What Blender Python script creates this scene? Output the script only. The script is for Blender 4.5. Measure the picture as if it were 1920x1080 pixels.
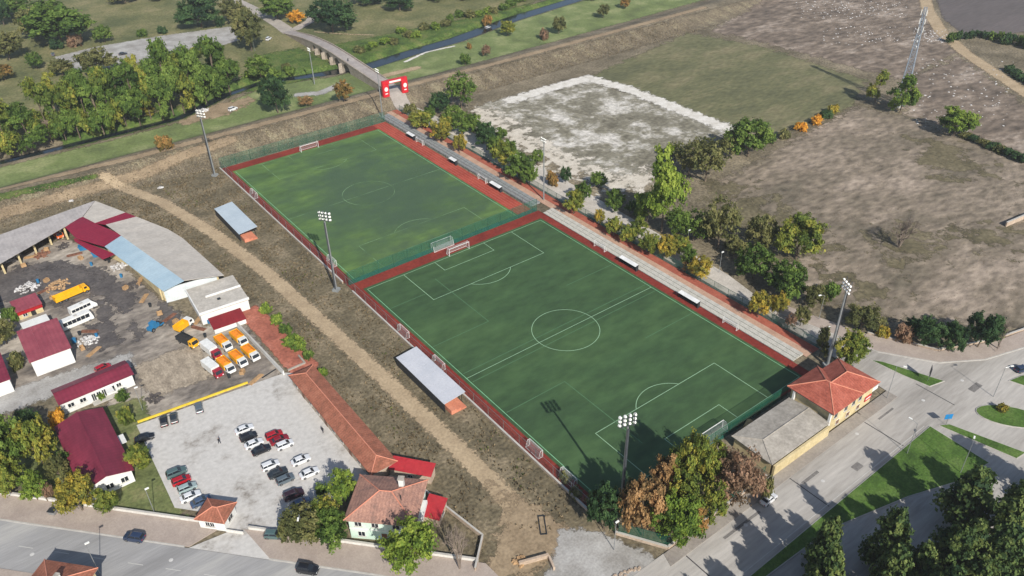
import bpy, math, random
import numpy as np
from mathutils import Vector, Matrix
random.seed(7); rng = np.random.default_rng(7)
sc = bpy.context.scene
for o in list(bpy.data.objects): bpy.data.objects.remove(o)
R = math.radians
# ---------------------------------------------------------------- camera
F, CAM, YAW, PIT, ROL = 1509.78, np.array([-114.22, -130.247, 130.913]), 0.6380, -0.5954, -0.0224
FWD = np.array([math.sin(YAW)*math.cos(PIT), math.cos(YAW)*math.cos(PIT), math.sin(PIT)])
RT = np.array([math.cos(YAW), -math.sin(YAW), 0.0]); UPV = np.cross(RT, FWD)
RR = RT*math.cos(ROL) + UPV*math.sin(ROL); UU = -RT*math.sin(ROL) + UPV*math.cos(ROL)
cam = bpy.data.cameras.new('camera'); camo = bpy.data.objects.new('camera', cam)
sc.collection.objects.link(camo); sc.camera = camo
cam.sensor_width = 36; cam.lens = 36*F/1920; cam.clip_start = 1; cam.clip_end = 12000
m = Matrix(((RR[0], UU[0], -FWD[0], CAM[0]), (RR[1], UU[1], -FWD[1], CAM[1]), (RR[2], UU[2], -FWD[2], CAM[2]), (0, 0, 0, 1)))
camo.matrix_world = m
# ---------------------------------------------------------------- sky, sun, exposure
SAZ, SEL = R(-166), R(36)                      # direction to the sun, from +Y towards +X
w = bpy.data.worlds.new('World'); sc.world = w; w.use_nodes = True
nt = w.node_tree; bg = nt.nodes['Background']; sk = nt.nodes.new('ShaderNodeTexSky')
sk.sky_type = 'NISHITA'; sk.sun_disc = False; sk.sun_elevation = SEL; sk.sun_rotation = SAZ
sk.air_density = 1.0; sk.dust_density = 1.2; sk.altitude = 200
nt.links.new(sk.outputs[0], bg.inputs[0]); bg.inputs[1].default_value = 0.085
sl = bpy.data.lights.new('sun', 'SUN'); slo = bpy.data.objects.new('sun', sl); sc.collection.objects.link(slo)
sl.energy = 4.2; sl.angle = R(0.55); sl.color = (1.0, 0.95, 0.87)
sd = Vector((math.sin(SAZ)*math.cos(SEL), math.cos(SAZ)*math.cos(SEL), math.sin(SEL)))
slo.rotation_euler = (-sd).to_track_quat('-Z', 'Y').to_euler(); slo.location = (0, -200, 300)
sc.view_settings.view_transform = 'Standard'; sc.view_settings.look = 'None'
sc.view_settings.exposure = 0.52; sc.view_settings.gamma = 1.0
try: sc.view_settings.use_curve_mapping = False
except Exception: pass
sc.render.engine = 'CYCLES'; sc.cycles.transparent_max_bounces = 24; sc.cycles.max_bounces = 6
# ---------------------------------------------------------------- terrain height
RIV = np.array([(-420, 218), (-140, 222), (-77, 222), (-31, 222), (-5, 236), (15, 241), (32, 236), (48, 232), (66, 229), (90, 233), (122, 236), (171, 248), (216, 254), (420, 290)], float)
def polydist(x, y, pl):
    d = np.full(np.shape(x), 1e9)
    for (x0, y0), (x1, y1) in zip(pl[:-1], pl[1:]):
        dx, dy = x1-x0, y1-y0; t = np.clip(((x-x0)*dx+(y-y0)*dy)/(dx*dx+dy*dy), 0, 1)
        d = np.minimum(d, np.hypot(x-(x0+t*dx), y-(y0+t*dy)))
    return d
def sstep(a, b, v):
    t = np.clip((v-a)/(b-a), 0, 1); return t*t*(3-2*t)
def hraw(x, y):
    x = np.asarray(x, float); y = np.asarray(y, float)
    s = y-181.5
    d = np.where(s < 0, 1-sstep(2.5, 17, -s), 1-sstep(2.5, 15, s))*3.0
    d = d*(1-0.25*sstep(60, 120, x))
    r = -2.6*(1-sstep(2.2, 9.0, polydist(x, y, RIV)/np.interp(x, [-40, 20, 60, 120], [.6, .7, 1, 1])))
    bump = 0.12*np.sin(x*.09+1)*np.sin(y*.11)*sstep(200, 215, y)
    return d+r+bump-.08
core = 2.0
def axis(lo, hi):
    a = list(np.arange(lo, hi+.1, core)); s = core
    b = [hi]
    while b[-1] < 5000: s *= 1.35; b.append(b[-1]+s)
    s = core; c = [lo]
    while c[-1] > -5000: s *= 1.35; c.append(c[-1]-s)
    return np.array(c[:0:-1]+a+b[1:])
XA, YA = axis(-180, 440), axis(-130, 500)
HL = hraw(XA[:, None]+0*YA[None, :], YA[None, :]+0*XA[:, None])
HL *= np.where((np.abs(XA[:, None]) < 700) & (np.abs(YA[None, :]) < 700), 1, 0)
def hq(x, y):
    """height on the terrain's own triangles (diagonal from i,j to i+1,j+1)"""
    x = np.asarray(x, float); y = np.asarray(y, float)
    i = np.clip(np.searchsorted(XA, x, 'right')-1, 0, len(XA)-2); j = np.clip(np.searchsorted(YA, y, 'right')-1, 0, len(YA)-2)
    u = (x-XA[i])/(XA[i+1]-XA[i]); v = (y-YA[j])/(YA[j+1]-YA[j])
    a, b, c, d = HL[i, j], HL[i+1, j], HL[i, j+1], HL[i+1, j+1]
    return np.where(u >= v, a+(b-a)*u+(d-b)*v, a+(d-c)*u+(c-a)*v)
def G(px, py, z=0.0):
    """the point of the place at height z that the photograph shows at this pixel"""
    d = FWD*F+RR*(px-960)-UU*(py-540); t = (z-CAM[2])/d[2]; p = CAM+d*t
    return Vector(p)
def GT(px, py):
    z = 0.0
    for _ in range(8):
        p = G(px, py, z); z = float(hq(p.x, p.y))
    return G(px, py, z)
def PJ(p):
    d = np.array(p)-CAM; q = d@FWD; return 960+F*(d@RR)/q, 540-F*(d@UU)/q
def GL(pts, z=0.0): return [tuple(G(a, b, z)[:2]) for a, b in pts]
# ---------------------------------------------------------------- materials
def S(r, g, b, k=1.0):
    f = lambda v: (v/255/12.92 if v/255 <= .04045 else ((v/255+.055)/1.055)**2.4)*k
    return (f(r), f(g), f(b), 1)
MATS = {}
def mat(name, cols, scale=.3, fine=3.0, rough=.9, bump=0.0, feather=False, fstr=.5, metal=0.0, spec=.25, fineamt=.35, stretch=None, contrast=(.35, .65), fscale=.55, extra=None, nrough=.64):
    """two or three real colours mottled by noise at two scales"""
    if name in MATS: return MATS[name]
    mt = bpy.data.materials.new(name); MATS[name] = mt; mt.use_nodes = True
    n = mt.node_tree; bs = n.nodes['Principled BSDF']; L = n.links.new
    bs.inputs['Roughness'].default_value = rough; bs.inputs['Metallic'].default_value = metal
    bs.inputs['Specular IOR Level'].default_value = spec
    tc = n.nodes.new('ShaderNodeTexCoord'); src = tc.outputs['Object']
    if stretch:
        mp = n.nodes.new('ShaderNodeMapping'); L(src, mp.inputs[0]); mp.inputs['Rotation'].default_value[2] = stretch[1]; mp.inputs['Scale'].default_value = (stretch[0], 1, 1); src = mp.outputs[0]
    n1 = n.nodes.new('ShaderNodeTexNoise'); n1.inputs['Scale'].default_value = scale; n1.inputs['Detail'].default_value = 9; n1.inputs['Roughness'].default_value = nrough; L(src, n1.inputs[0])
    cr = n.nodes.new('ShaderNodeValToRGB'); e = cr.color_ramp.elements
    e[0].position = contrast[0]; e[1].position = contrast[1]; e[0].color = cols[0]; e[1].color = cols[-1]
    if len(cols) == 3: q = e.new((contrast[0]+contrast[1])/2); q.color = cols[1]
    L(n1.outputs[0], cr.inputs[0])
    n2 = n.nodes.new('ShaderNodeTexNoise'); n2.inputs['Scale'].default_value = fine; n2.inputs['Detail'].default_value = 4; L(src, n2.inputs[0])
    mr = n.nodes.new('ShaderNodeMapRange'); mr.inputs[1].default_value = .3; mr.inputs[2].default_value = .7; mr.inputs[3].default_value = 1-fineamt; mr.inputs[4].default_value = 1+fineamt; L(n2.outputs[0], mr.inputs[0])
    mx = n.nodes.new('ShaderNodeMix'); mx.data_type = 'RGBA'; mx.blend_type = 'MULTIPLY'; mx.inputs[0].default_value = 1
    L(cr.outputs[0], mx.inputs[6]); L(mr.outputs[0], mx.inputs[7]); col = mx.outputs[2]
    if extra: col = extra(n, L, tc, col)
    L(col, bs.inputs['Base Color'])
    if bump:
        b = n.nodes.new('ShaderNodeBump'); b.inputs['Strength'].default_value = bump; b.inputs['Distance'].default_value = .25; L(n2.outputs[0], b.inputs['Height']); L(b.outputs[0], bs.inputs['Normal'])
    if feather:
        at = n.nodes.new('ShaderNodeAttribute'); at.attribute_name = 'w'
        n3 = n.nodes.new('ShaderNodeTexNoise'); n3.inputs['Scale'].default_value = fscale; n3.inputs['Detail'].default_value = 7; n3.inputs['Roughness'].default_value = .68; L(tc.outputs['Object'], n3.inputs[0])
        ma = n.nodes.new('ShaderNodeMath'); ma.operation = 'MULTIPLY_ADD'; L(n3.outputs[0], ma.inputs[0]); ma.inputs[1].default_value = fstr*2; L(at.outputs['Fac'], ma.inputs[2])
        m2 = n.nodes.new('ShaderNodeMapRange'); m2.interpolation_type = 'SMOOTHSTEP'; m2.inputs[1].default_value = .42+fstr; m2.inputs[2].default_value = .62+fstr; L(ma.outputs[0], m2.inputs[0])
        tr = n.nodes.new('ShaderNodeBsdfTransparent'); ms = n.nodes.new('ShaderNodeMixShader')
        L(m2.outputs[0], ms.inputs[0]); L(tr.outputs[0], ms.inputs[1]); L(bs.outputs[0], ms.inputs[2]); L(ms.outputs[0], n.nodes['Material Output'].inputs[0])
    return mt
def flat(name, col, rough=.5, metal=0.0, spec=.4, coat=0.0, vary=.12):
    if name in MATS: return MATS[name]
    mt = mat(name, (tuple(c*(1-vary) for c in col[:3])+(1,), tuple(c*(1+vary) for c in col[:3])+(1,)), scale=.7, fine=6, rough=rough, metal=metal, spec=spec, fineamt=.06)
    mt.node_tree.nodes['Principled BSDF'].inputs['Coat Weight'].default_value = coat
    return mt
# ---------------------------------------------------------------- mesh helpers
COL = sc.collection
class MB:
    def __init__(s): s.v = []; s.f = []
    def add(s, vs, fs):
        b = len(s.v); s.v += [tuple(p) for p in vs]; s.f += [tuple(b+i for i in q) for q in fs]; return s
    def box(s, x0, x1, y0, y1, z0, z1):
        return s.add([(x0, y0, z0), (x1, y0, z0), (x1, y1, z0), (x0, y1, z0), (x0, y0, z1), (x1, y0, z1), (x1, y1, z1), (x0, y1, z1)],
                     [(3, 2, 1, 0), (4, 5, 6, 7), (0, 1, 5, 4), (1, 2, 6, 5), (2, 3, 7, 6), (3, 0, 4, 7)])
    def prism(s, poly, z0, z1):
        n = len(poly)
        if sum(poly[i][0]*poly[(i+1) % n][1]-poly[(i+1) % n][0]*poly[i][1] for i in range(n)) < 0: poly = poly[::-1]
        return s.add([(p[0], p[1], z0) for p in poly]+[(p[0], p[1], z1) for p in poly],
                     [tuple(range(n-1, -1, -1)), tuple(range(n, 2*n))]+[(i, (i+1) % n, n+(i+1) % n, n+i) for i in range(n)])
    def slab(s, pts, t):
        """sheet through 3D points, t thick downwards"""
        n = len(pts)
        return s.add([tuple(p) for p in pts]+[(p[0], p[1], p[2]-t) for p in pts],
                     [tuple(range(n)), tuple(range(2*n-1, n-1, -1))]+[(i, n+i, n+(i+1) % n, (i+1) % n) for i in range(n)])
    def tube(s, a, b, r0, r1=None, n=6):
        r1 = r0 if r1 is None else r1; a = Vector(a); b = Vector(b); d = (b-a).normalized()
        x = d.orthogonal().normalized(); y = d.cross(x); vs = []
        for p, r in ((a, r0), (b, r1)):
            for i in range(n):
                t = 2*math.pi*i/n; vs.append(p+x*(r*math.cos(t))+y*(r*math.sin(t)))
        return s.add(vs, [(i, (i+1) % n, n+(i+1) % n, n+i) for i in range(n)]+[tuple(range(n-1, -1, -1)), tuple(range(n, 2*n))])
    def bar(s, a, b, w, h):
        """square bar from a to b, lying"""
        a = Vector(a); b = Vector(b); d = b-a; nrm = Vector((-d.y, d.x, 0)).normalized()*(w/2)
        vs = [a-nrm, b-nrm, b+nrm, a+nrm]
        return s.add([tuple(p) for p in vs]+[(p.x, p.y, p.z+h) for p in vs], [(3, 2, 1, 0), (4, 5, 6, 7), (0, 1, 5, 4), (1, 2, 6, 5), (2, 3, 7, 6), (3, 0, 4, 7)])
    def mesh(s, name):
        me = bpy.data.meshes.new(name); me.from_pydata(s.v, [], s.f); me.update(); return me
def link(name, me, mt, parent=None, loc=None):
    o = bpy.data.objects.new(name, me); COL.objects.link(o)
    if mt is not None and not (len(me.materials) and me.materials[0]): me.materials.append(mt) if not len(me.materials) else None
    if mt is not None and me.materials[0] != mt:
        o.material_slots[0].link = 'OBJECT'; o.material_slots[0].material = mt
    if parent: o.parent = parent
    if loc is not None: o.location = loc
    return o
def ob(name, mb, mt, parent=None): return link(name, mb.mesh(name), mt, parent)
def tag(o, label, cat, group=None):
    o['label'] = label; o['category'] = cat
    if group: o['group'] = group
    return o
def thing(name, label, cat, loc=(0, 0, 0), rz=0.0, group=None):
    o = bpy.data.objects.new(name, None); COL.objects.link(o); o.location = loc; o.rotation_euler = (0, 0, rz); o.empty_display_size = .5
    return tag(o, label, cat, group)
def struct(o): o['kind'] = 'structure'; return o
def smooth(me): me.polygons.foreach_set('use_smooth', [True]*len(me.polygons)); return me
# ---------------------------------------------------------------- ground and draped sheets
K = .80
def gpoint(nx, ny): return [i*ny+j for i in range(nx) for j in range(ny)]
def build_ground():
    nx, ny = len(XA), len(YA)
    V = np.stack([np.repeat(XA, ny), np.tile(YA, nx), HL.ravel()], 1)
    i, j = np.meshgrid(np.arange(nx-1), np.arange(ny-1), indexing='ij'); a = (i*ny+j).ravel(); b = a+ny; c = a+1; d = b+1
    T = np.concatenate([np.stack([a, b, d], 1), np.stack([a, d, c], 1)])
    return npmesh('ground', V, T)
def npmesh(name, V, T):
    me = bpy.data.meshes.new(name); me.vertices.add(len(V)); me.vertices.foreach_set('co', np.asarray(V, np.float32).ravel())
    k = T.shape[1]; me.loops.add(T.size); me.loops.foreach_set('vertex_index', T.astype(np.int32).ravel())
    me.polygons.add(len(T)); me.polygons.foreach_set('loop_start', np.arange(0, T.size, k, dtype=np.int32)); me.update(calc_edges=True); return me
def signed(x, y, P):
    P = np.asarray(P, float); ins = np.zeros(x.shape, bool); n = len(P)
    for k in range(n):
        x0, y0 = P[k]; x1, y1 = P[(k+1) % n]
        c = ((y0 > y) != (y1 > y)); xx = x0+(y-y0)*(x1-x0)/(y1-y0 if y1 != y0 else 1e-9); ins ^= c & (x < xx)
    return np.where(ins, 1, -1)*polydist(x, y, np.vstack([P, P[:1]]))
SHN = [0]
def sheet(name, wfun, bbox, mt, layer, cell=2.0, thr=0.02):
    """a draped sheet over the terrain with a soft rim (attribute w) on the terrain's own lattice"""
    SHN[0] += 1
    x0, x1, y0, y1 = bbox; x0 = max(x0, -178); y0 = max(y0, -128); x1 = min(x1, 438); y1 = min(y1, 498)
    xs = np.arange(math.floor(x0/2)*2, x1+2, cell); ys = np.arange(math.floor(y0/2)*2, y1+2, cell); nx, ny = len(xs), len(ys)
    X, Y = np.meshgrid(xs, ys, indexing='ij'); W = wfun(X, Y)
    i, j = np.meshgrid(np.arange(nx-1), np.arange(ny-1), indexing='ij'); a = (i*ny+j).ravel(); b = a+ny; c = a+1; d = b+1; w_ = W.ravel()
    keep = np.maximum.reduce([w_[a], w_[b], w_[c], w_[d]]) > thr; a, b, c, d = a[keep], b[keep], c[keep], d[keep]
    T = np.concatenate([np.stack([a, b, d], 1), np.stack([a, d, c], 1)]); used, inv = np.unique(T, return_inverse=True); T = inv.reshape(T.shape)
    V = np.stack([X.ravel(), Y.ravel(), hq(X, Y).ravel()+.010*layer+SHN[0]*.0022], 1)[used]
    me = npmesh(name, V, T); at = me.attributes.new('w', 'FLOAT', 'POINT'); at.data.foreach_set('value', w_[used].astype(np.float32))
    return struct(link(name, me, mt))
def zone(name, poly, mt, layer, feather=4.0, cell=2.0):
    P = np.array(poly); f = feather
    return sheet(name, lambda X, Y: np.clip(signed(X, Y, P)/f*.5+.5, 0, 1), (P[:, 0].min()-f, P[:, 0].max()+f, P[:, 1].min()-f, P[:, 1].max()+f), mt, layer, cell)
def trail(name, line, width, mt, layer, feather=1.6, cell=1.0):
    P = np.array(line)
    return sheet(name, lambda X, Y: np.clip((width/2-polydist(X, Y, P))/feather*.5+.5, 0, 1), (P[:, 0].min()-width, P[:, 0].max()+width, P[:, 1].min()-width, P[:, 1].max()+width), mt, layer, cell)
def fsheet(name, poly, mt, z, parent=None):
    """hard-edged flat sheet"""
    if sum(poly[i][0]*poly[(i+1) % len(poly)][1]-poly[(i+1) % len(poly)][0]*poly[i][1] for i in range(len(poly))) < 0: poly = poly[::-1]
    b = MB(); b.add([(p[0], p[1], z) for p in poly], [tuple(range(len(poly)))]); o = ob(name, b, mt, parent)
    return o if parent else struct(o)

gm = mat('ground_soil', (S(98, 90, 72, K), S(122, 112, 92, K), S(148, 136, 114, K)), scale=.06, fine=1.1, fineamt=.45, bump=.5)
struct(link('ground', build_ground(), gm))
FE = dict(feather=True)
M_dry = mat('dry_grass', (S(92, 84, 66, K), S(116, 106, 84, K), S(146, 132, 108, K)), scale=.12, fine=1.3, fineamt=.4, bump=.7, nrough=.72, fstr=.9, **FE)
M_green = mat('mown_grass', (S(100, 112, 70, K), S(118, 132, 80, K), S(146, 152, 104, K)), scale=.07, fine=1.0, fineamt=.22, **FE)
M_olive = mat('olive_grass', (S(92, 98, 62, K), S(116, 116, 76, K), S(142, 134, 96, K)), scale=.05, fine=.8, fineamt=.28, **FE)
M_olive2 = mat('field_grass', (S(88, 90, 66, K), S(110, 110, 78, K), S(142, 132, 102, K)), contrast=(.3, .68), nrough=.72, fstr=.8, fscale=.25, scale=.045, fine=.7, fineamt=.25, stretch=(.4, 1.0), **FE)
M_brown = mat('stubble_field', (S(104, 97, 82, K), S(134, 122, 106, K), S(168, 153, 137, K)), scale=.04, fine=.5, fineamt=.42, stretch=(.45, .7), bump=.5, contrast=(.36, .64), nrough=.76, fstr=.9, fscale=.3, **FE)
M_scrub = mat('dike_scrub', (S(100, 92, 74, K), S(126, 114, 94, K), S(146, 136, 110, K)), scale=.08, fine=1.0, fineamt=.5, bump=.8, stretch=(2.0, 0), **FE)
M_rub = mat('rubble_soil', (S(98, 88, 78, K), S(130, 116, 102, K), S(186, 172, 158, K)), contrast=(.34, .7), nrough=.78, fstr=.9, fscale=.25, scale=.07, fine=.35, fineamt=.45, bump=.5, stretch=(.5, .5), **FE)
M_plough = mat('ploughed_soil', (S(98, 92, 90, K), S(112, 104, 102, K)), scale=.05, fine=.8, fineamt=.15, stretch=(.15, .9), **FE)
M_lime = mat('lime_soil', (S(112, 107, 92, K), S(140, 135, 118, K), S(214, 209, 200, K)), scale=.06, fine=.6, fineamt=.32, contrast=(.39, .6), nrough=.74, fstr=.9, fscale=.25, **FE)
M_white = mat('lime_gravel', (S(206, 200, 188, K), S(234, 230, 222, K)), scale=.3, fine=2, fineamt=.12, fscale=.3, fstr=.6, **FE)
M_cream2 = mat('sandy_lime', (S(188, 178, 160, K), S(222, 214, 200, K)), scale=.2, fine=1.5, fineamt=.15, nrough=.74, fscale=.2, fstr=1.1, **FE)
M_dirt = mat('dirt_track', (S(166, 146, 118, K), S(192, 171, 140, K)), scale=.15, fine=1.6, fineamt=.2, fstr=.55, fscale=.9, **FE)
M_dirt2 = mat('dike_track', (S(140, 122, 98, K), S(170, 150, 122, K)), scale=.12, fine=1.4, fineamt=.2, fstr=.35, **FE)
M_yard = mat('yard_soil', (S(90, 85, 82, K), S(140, 131, 121, K), S(182, 172, 158, K)), nrough=.72, scale=.07, fine=.7, fineamt=.3, contrast=(.36, .6), stretch=(.6, .3), **FE)
M_gravel = mat('pale_gravel', (S(150, 146, 140, K), S(188, 186, 182, K)), scale=.15, fine=2.2, fineamt=.15, **FE)
M_bank = mat('bank_weeds', (S(58, 78, 36, K), S(84, 106, 46, K), S(112, 118, 66, K)), scale=.12, fine=1.2, fineamt=.4, bump=.8, **FE)

M_weed = mat('field_weeds', (S(86, 80, 60, K), S(112, 104, 80, K), S(132, 122, 98, K)), scale=.08, fine=.8, fineamt=.35, nrough=.76, fstr=1.3, fscale=.12, feather=True)
M_dirt3 = mat('bare_tan_soil', (S(134, 116, 92, K), S(172, 152, 124, K)), scale=.15, fine=1.5, fineamt=.22, nrough=.74, fstr=1.0, fscale=.3, feather=True)
M_oil = mat('oily_soil', (S(78, 74, 74, K), S(112, 106, 102, K)), scale=.2, fine=1.2, fineamt=.25, nrough=.74, fstr=1.0, fscale=.35, feather=True)
M_lane = mat('yard_lane_soil', (S(140, 132, 124, K), S(172, 162, 150, K)), scale=.15, fine=1.4, fineamt=.2, nrough=.74, fstr=.9, fscale=.35, feather=True)
M_sandy = mat('bare_sandy_soil', (S(140, 128, 112, K), S(186, 172, 152, K)), scale=.25, fine=1.2, fineamt=.25, stretch=(2.2, .1), feather=True)
def mixz(pts): return [tuple(GT(a, b)[:2]) for a, b in pts]
# far side of the river, grass
zone('far_meadow', mixz([(-200, 240), (60, 255), (330, 205), (480, 150), (620, 118), (850, 60), (1040, -10), (900, -60), (500, -60), (-200, -60)]), M_olive, 1, 6)
zone('riverside_lawn', [(-178, 190), (-178, 213), (-77, 213), (-31, 213), (0, 226), (16, 231), (44, 222), (90, 224), (122, 227), (171, 239), (216, 245), (300, 258), (300, 200), (60, 192), (-60, 190)], M_green, 2, 4)
zone('embankment_slope', [(-178, 158), (-178, 179), (50, 178.5), (300, 178), (300, 160), (46, 160), (34, 159), (-34, 159)], M_scrub, 1, 5)
zone('dry_verge', [(-90, 166), (-36, 160), (-36, -47), (-34, -58), (-62, -46), (-58, -40), (-61, -24), (-60, 28), (-57, 48), (-60, 66), (-63, 78), (-67, 110), (-74, 132), (-82, 148), (-178, 150), (-178, 160)], M_dry, 2, 3)
zone('far_field', mixz([(1100, 146), (1290, 62), (1420, 85), (1625, 150), (1600, 198), (1450, 258), (1370, 238), (1120, 145)]), M_olive2, 2, 5)
zone('dry_field', mixz([(1330, 350), (1440, 290), (1605, 200), (1700, 218), (1920, 295), (2100, 350), (2050, 640), (1900, 615), (1760, 600), (1640, 600), (1530, 560), (1430, 470), (1400, 400)]), M_brown, 2, 6)
for k_, pts_ in enumerate(([(1345, 345), (1400, 345), (1440, 390), (1500, 410), (1540, 470), (1470, 500), (1380, 470), (1330, 400)], [(1630, 430), (1720, 420), (1760, 470), (1680, 490)], [(1700, 260), (1800, 275), (1860, 330), (1760, 330)], [(1560, 520), (1680, 540), (1640, 575)], [(1800, 430), (1900, 420), (1880, 480)])):
    zone('weed_patch', mixz(pts_), M_weed, 4+k_*.2, 14)
zone('rubble_ground', mixz([(1330, 60), (1430, 0), (1450, -40), (1720, -40), (1745, 40), (1795, 98), (1690, 150), (1400, 72)]), M_rub, 3, 6)
zone('rough_ground', mixz([(1690, 155), (1800, 105), (1860, 150), (1990, 250), (1960, 310), (1820, 250), (1700, 215)]), M_rub, 3, 6)
zone('ploughed_field', mixz([(1750, -20), (2050, -60), (2050, 40), (1905, 62), (1810, 68), (1768, 35)]), M_plough, 3, 4)
zone('lime_lot', mixz([(890, 200), (970, 178), (1100, 146), (1372, 242), (1355, 262), (1290, 270), (1205, 345), (1165, 352), (1090, 322), (990, 268), (920, 220)]), M_lime, 3, 5)
trail('lime_bank', mixz([(960, 188), (1030, 166), (1105, 147), (1180, 168), (1260, 200), (1365, 241)]), 7.5, M_white, 4, 4.5, 1.0)
trail('lime_edge', mixz([(905, 215), (985, 268), (1080, 318), (1160, 345), (1205, 335)]), 12, M_cream2, 4, 14, 1.0)
trail('dike_crest_track', [(-178, 183), (-104, 186), (-60, 182), (0, 181.5), (44, 181), (60, 181.5), (130, 182), (260, 182.5)], 4.2, M_dirt2, 4, 2.5)
trail('dike_foot_track', mixz([(-60, 420), (0, 402), (100, 374), (200, 347), (270, 326), (340, 294), (430, 262)]), 6, M_dirt2, 4.5, 4)
zone('weedy_strip', mixz([(-40, 372), (60, 350), (180, 326), (186, 334), (80, 358), (-40, 386)]), M_bank, 5, 2.5, 1.0)
zone('bare_patch', mixz([(322, 226), (380, 205), (470, 182), (480, 190), (420, 218), (340, 236)]), M_dirt3, 5.5, 4)
trail('dirt_track', GL([(200, 340), (245, 357), (300, 377), (400, 437), (500, 511), (600, 601), (700, 691), (800, 786), (870, 852), (950, 932), (972, 962)]), 4.6, M_dirt, 5, 2.2)
trail('branch_track', GL([(958, 940), (962, 990), (948, 1030), (925, 1075)]), 2.8, M_dirt, 7, 1.6)
trail('second_branch_track', GL([(972, 958), (990, 992), (1015, 1012), (1055, 1040)]), 2.4, M_dirt, 6, 1.6)
trail('yard_lane', GL([(185, 505), (225, 560), (250, 610), (260, 640), (220, 672), (120, 700), (0, 745), (-80, 770)]), 8, M_lane, 6, 6)
zone('bare_earth', GL([(905, 895), (960, 925), (1010, 950), (1075, 990), (1060, 1040), (1000, 1075), (900, 1110), (935, 1010), (945, 950)]), M_dirt3, 6.5, 4)
for k_, pts_ in enumerate(([(-20, 520), (40, 500), (110, 488), (200, 505), (262, 560), (236, 590), (190, 560), (120, 525), (50, 560), (-20, 570)], [(160, 610), (210, 600), (230, 640), (190, 660), (160, 650)], [(300, 560), (340, 590), (330, 620), (290, 600)], [(70, 505), (130, 500), (200, 520), (170, 540), (110, 545), (60, 530)], [(180, 560), (215, 575), (205, 610), (180, 600)], [(240, 600), (262, 610), (268, 640), (250, 640)], [(90, 560), (150, 565), (120, 580)], [(20, 500), (60, 492), (40, 515)])):
    zone('oil_stain', GL(pts_), M_oil, 8+k_*.3, 3, 1.0)
zone('bare_strips', [(-97, 58), (-80, 57), (-82, 40), (-97, 42)], M_sandy, 5, 3)
trail('field_road', mixz([(1728, -30), (1740, 20), (1765, 60), (1810, 100), (1870, 140), (1990, 220)]), 7, M_dirt, 4, 2.5)
trail('lawn_track', mixz([(560, 178), (600, 175), (640, 158)]), 5, M_gravel, 5, 3)
trail('lawn_path', mixz([(760, 116), (800, 98), (850, 87)]), 1.8, M_white, 5, 1)
trail('meadow_path', mixz([(590, 60), (640, 64), (700, 66)]), 1.4, M_dirt, 5, 1.2)
zone('gravel_apron', GL([(1050, 992), (1090, 990), (1140, 1005), (1225, 1040), (1240, 1100), (1000, 1110), (1035, 1050)]), M_gravel, 5, 2.5)
zone('yard', [(-178, 128), (-95, 139), (-86, 118), (-81, 79), (-76, 62), (-67, 61), (-67, 30), (-101, 35), (-107, 45), (-99, 57), (-118, 60), (-178, 60)], M_yard, 3, 2.5)
zone('parched_lane', [(-178, 60), (-118, 58), (-96, 57), (-96, 64), (-118, 67), (-178, 68)], M_gravel, 4, 3)
M_lawn2 = mat('garden_grass', (S(92, 100, 60, K), S(112, 120, 74, K), S(138, 134, 94, K)), scale=.15, fine=1.4, fineamt=.3, **FE)
zone('garden_lawn', [(-107, 46), (-98, 44), (-99, 36), (-102, 24), (-103, 6), (-101, -3), (-118, 14), (-128, 26), (-128, 50)], M_lawn2, 4, 2)
zone('house_garden', [(-88, -17), (-80, -13), (-70, -14), (-60, -26), (-58, -41), (-63, -46), (-75, -32)], M_dry, 4, 1.5)
zone('river_bank', np.vstack([RIV[2:]+[0, 9], (RIV[2:]+[0, -7])[::-1]]).tolist(), M_bank, 3, 4)
for nm, pts in (('bank_scrub', [(460, 175), (480, 105), (560, 90), (620, 118), (600, 145)]), ('far_bank_scrub', [(600, 88), (700, 70), (850, 40), (960, 15), (1000, 5), (960, 32), (700, 118), (640, 120)])):
    zone(nm, mixz(pts), M_bank, 4, 5)
# water
wt = bpy.data.materials.new('river_water'); wt.use_nodes = True; b_ = wt.node_tree.nodes['Principled BSDF']
b_.inputs['Base Color'].default_value = S(34, 42, 46, .6); b_.inputs['Roughness'].default_value = .12; b_.inputs['Specular IOR Level'].default_value = .5
nn = wt.node_tree.nodes.new('ShaderNodeTexNoise'); nn.inputs['Scale'].default_value = .8; bb = wt.node_tree.nodes.new('ShaderNodeBump'); bb.inputs['Strength'].default_value = .25
wt.node_tree.links.new(nn.outputs[0], bb.inputs['Height']); wt.node_tree.links.new(bb.outputs[0], b_.inputs['Normal'])
rb = MB(); pl = []
for k in range(len(RIV)):
    a = RIV[max(k-1, 0)]; b = RIV[min(k+1, len(RIV)-1)]; d = (b-a)/np.hypot(*(b-a)); pl.append((RIV[k]+np.array([-d[1], d[0]])*8, RIV[k]-np.array([-d[1], d[0]])*8))
rb.add([(*p[0], -1.7) for p in pl]+[(*p[1], -1.7) for p in pl], [(k, len(pl)+k, len(pl)+k+1, k+1) for k in range(len(pl)-1)])
struct(ob('river', rb, wt))
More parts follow.
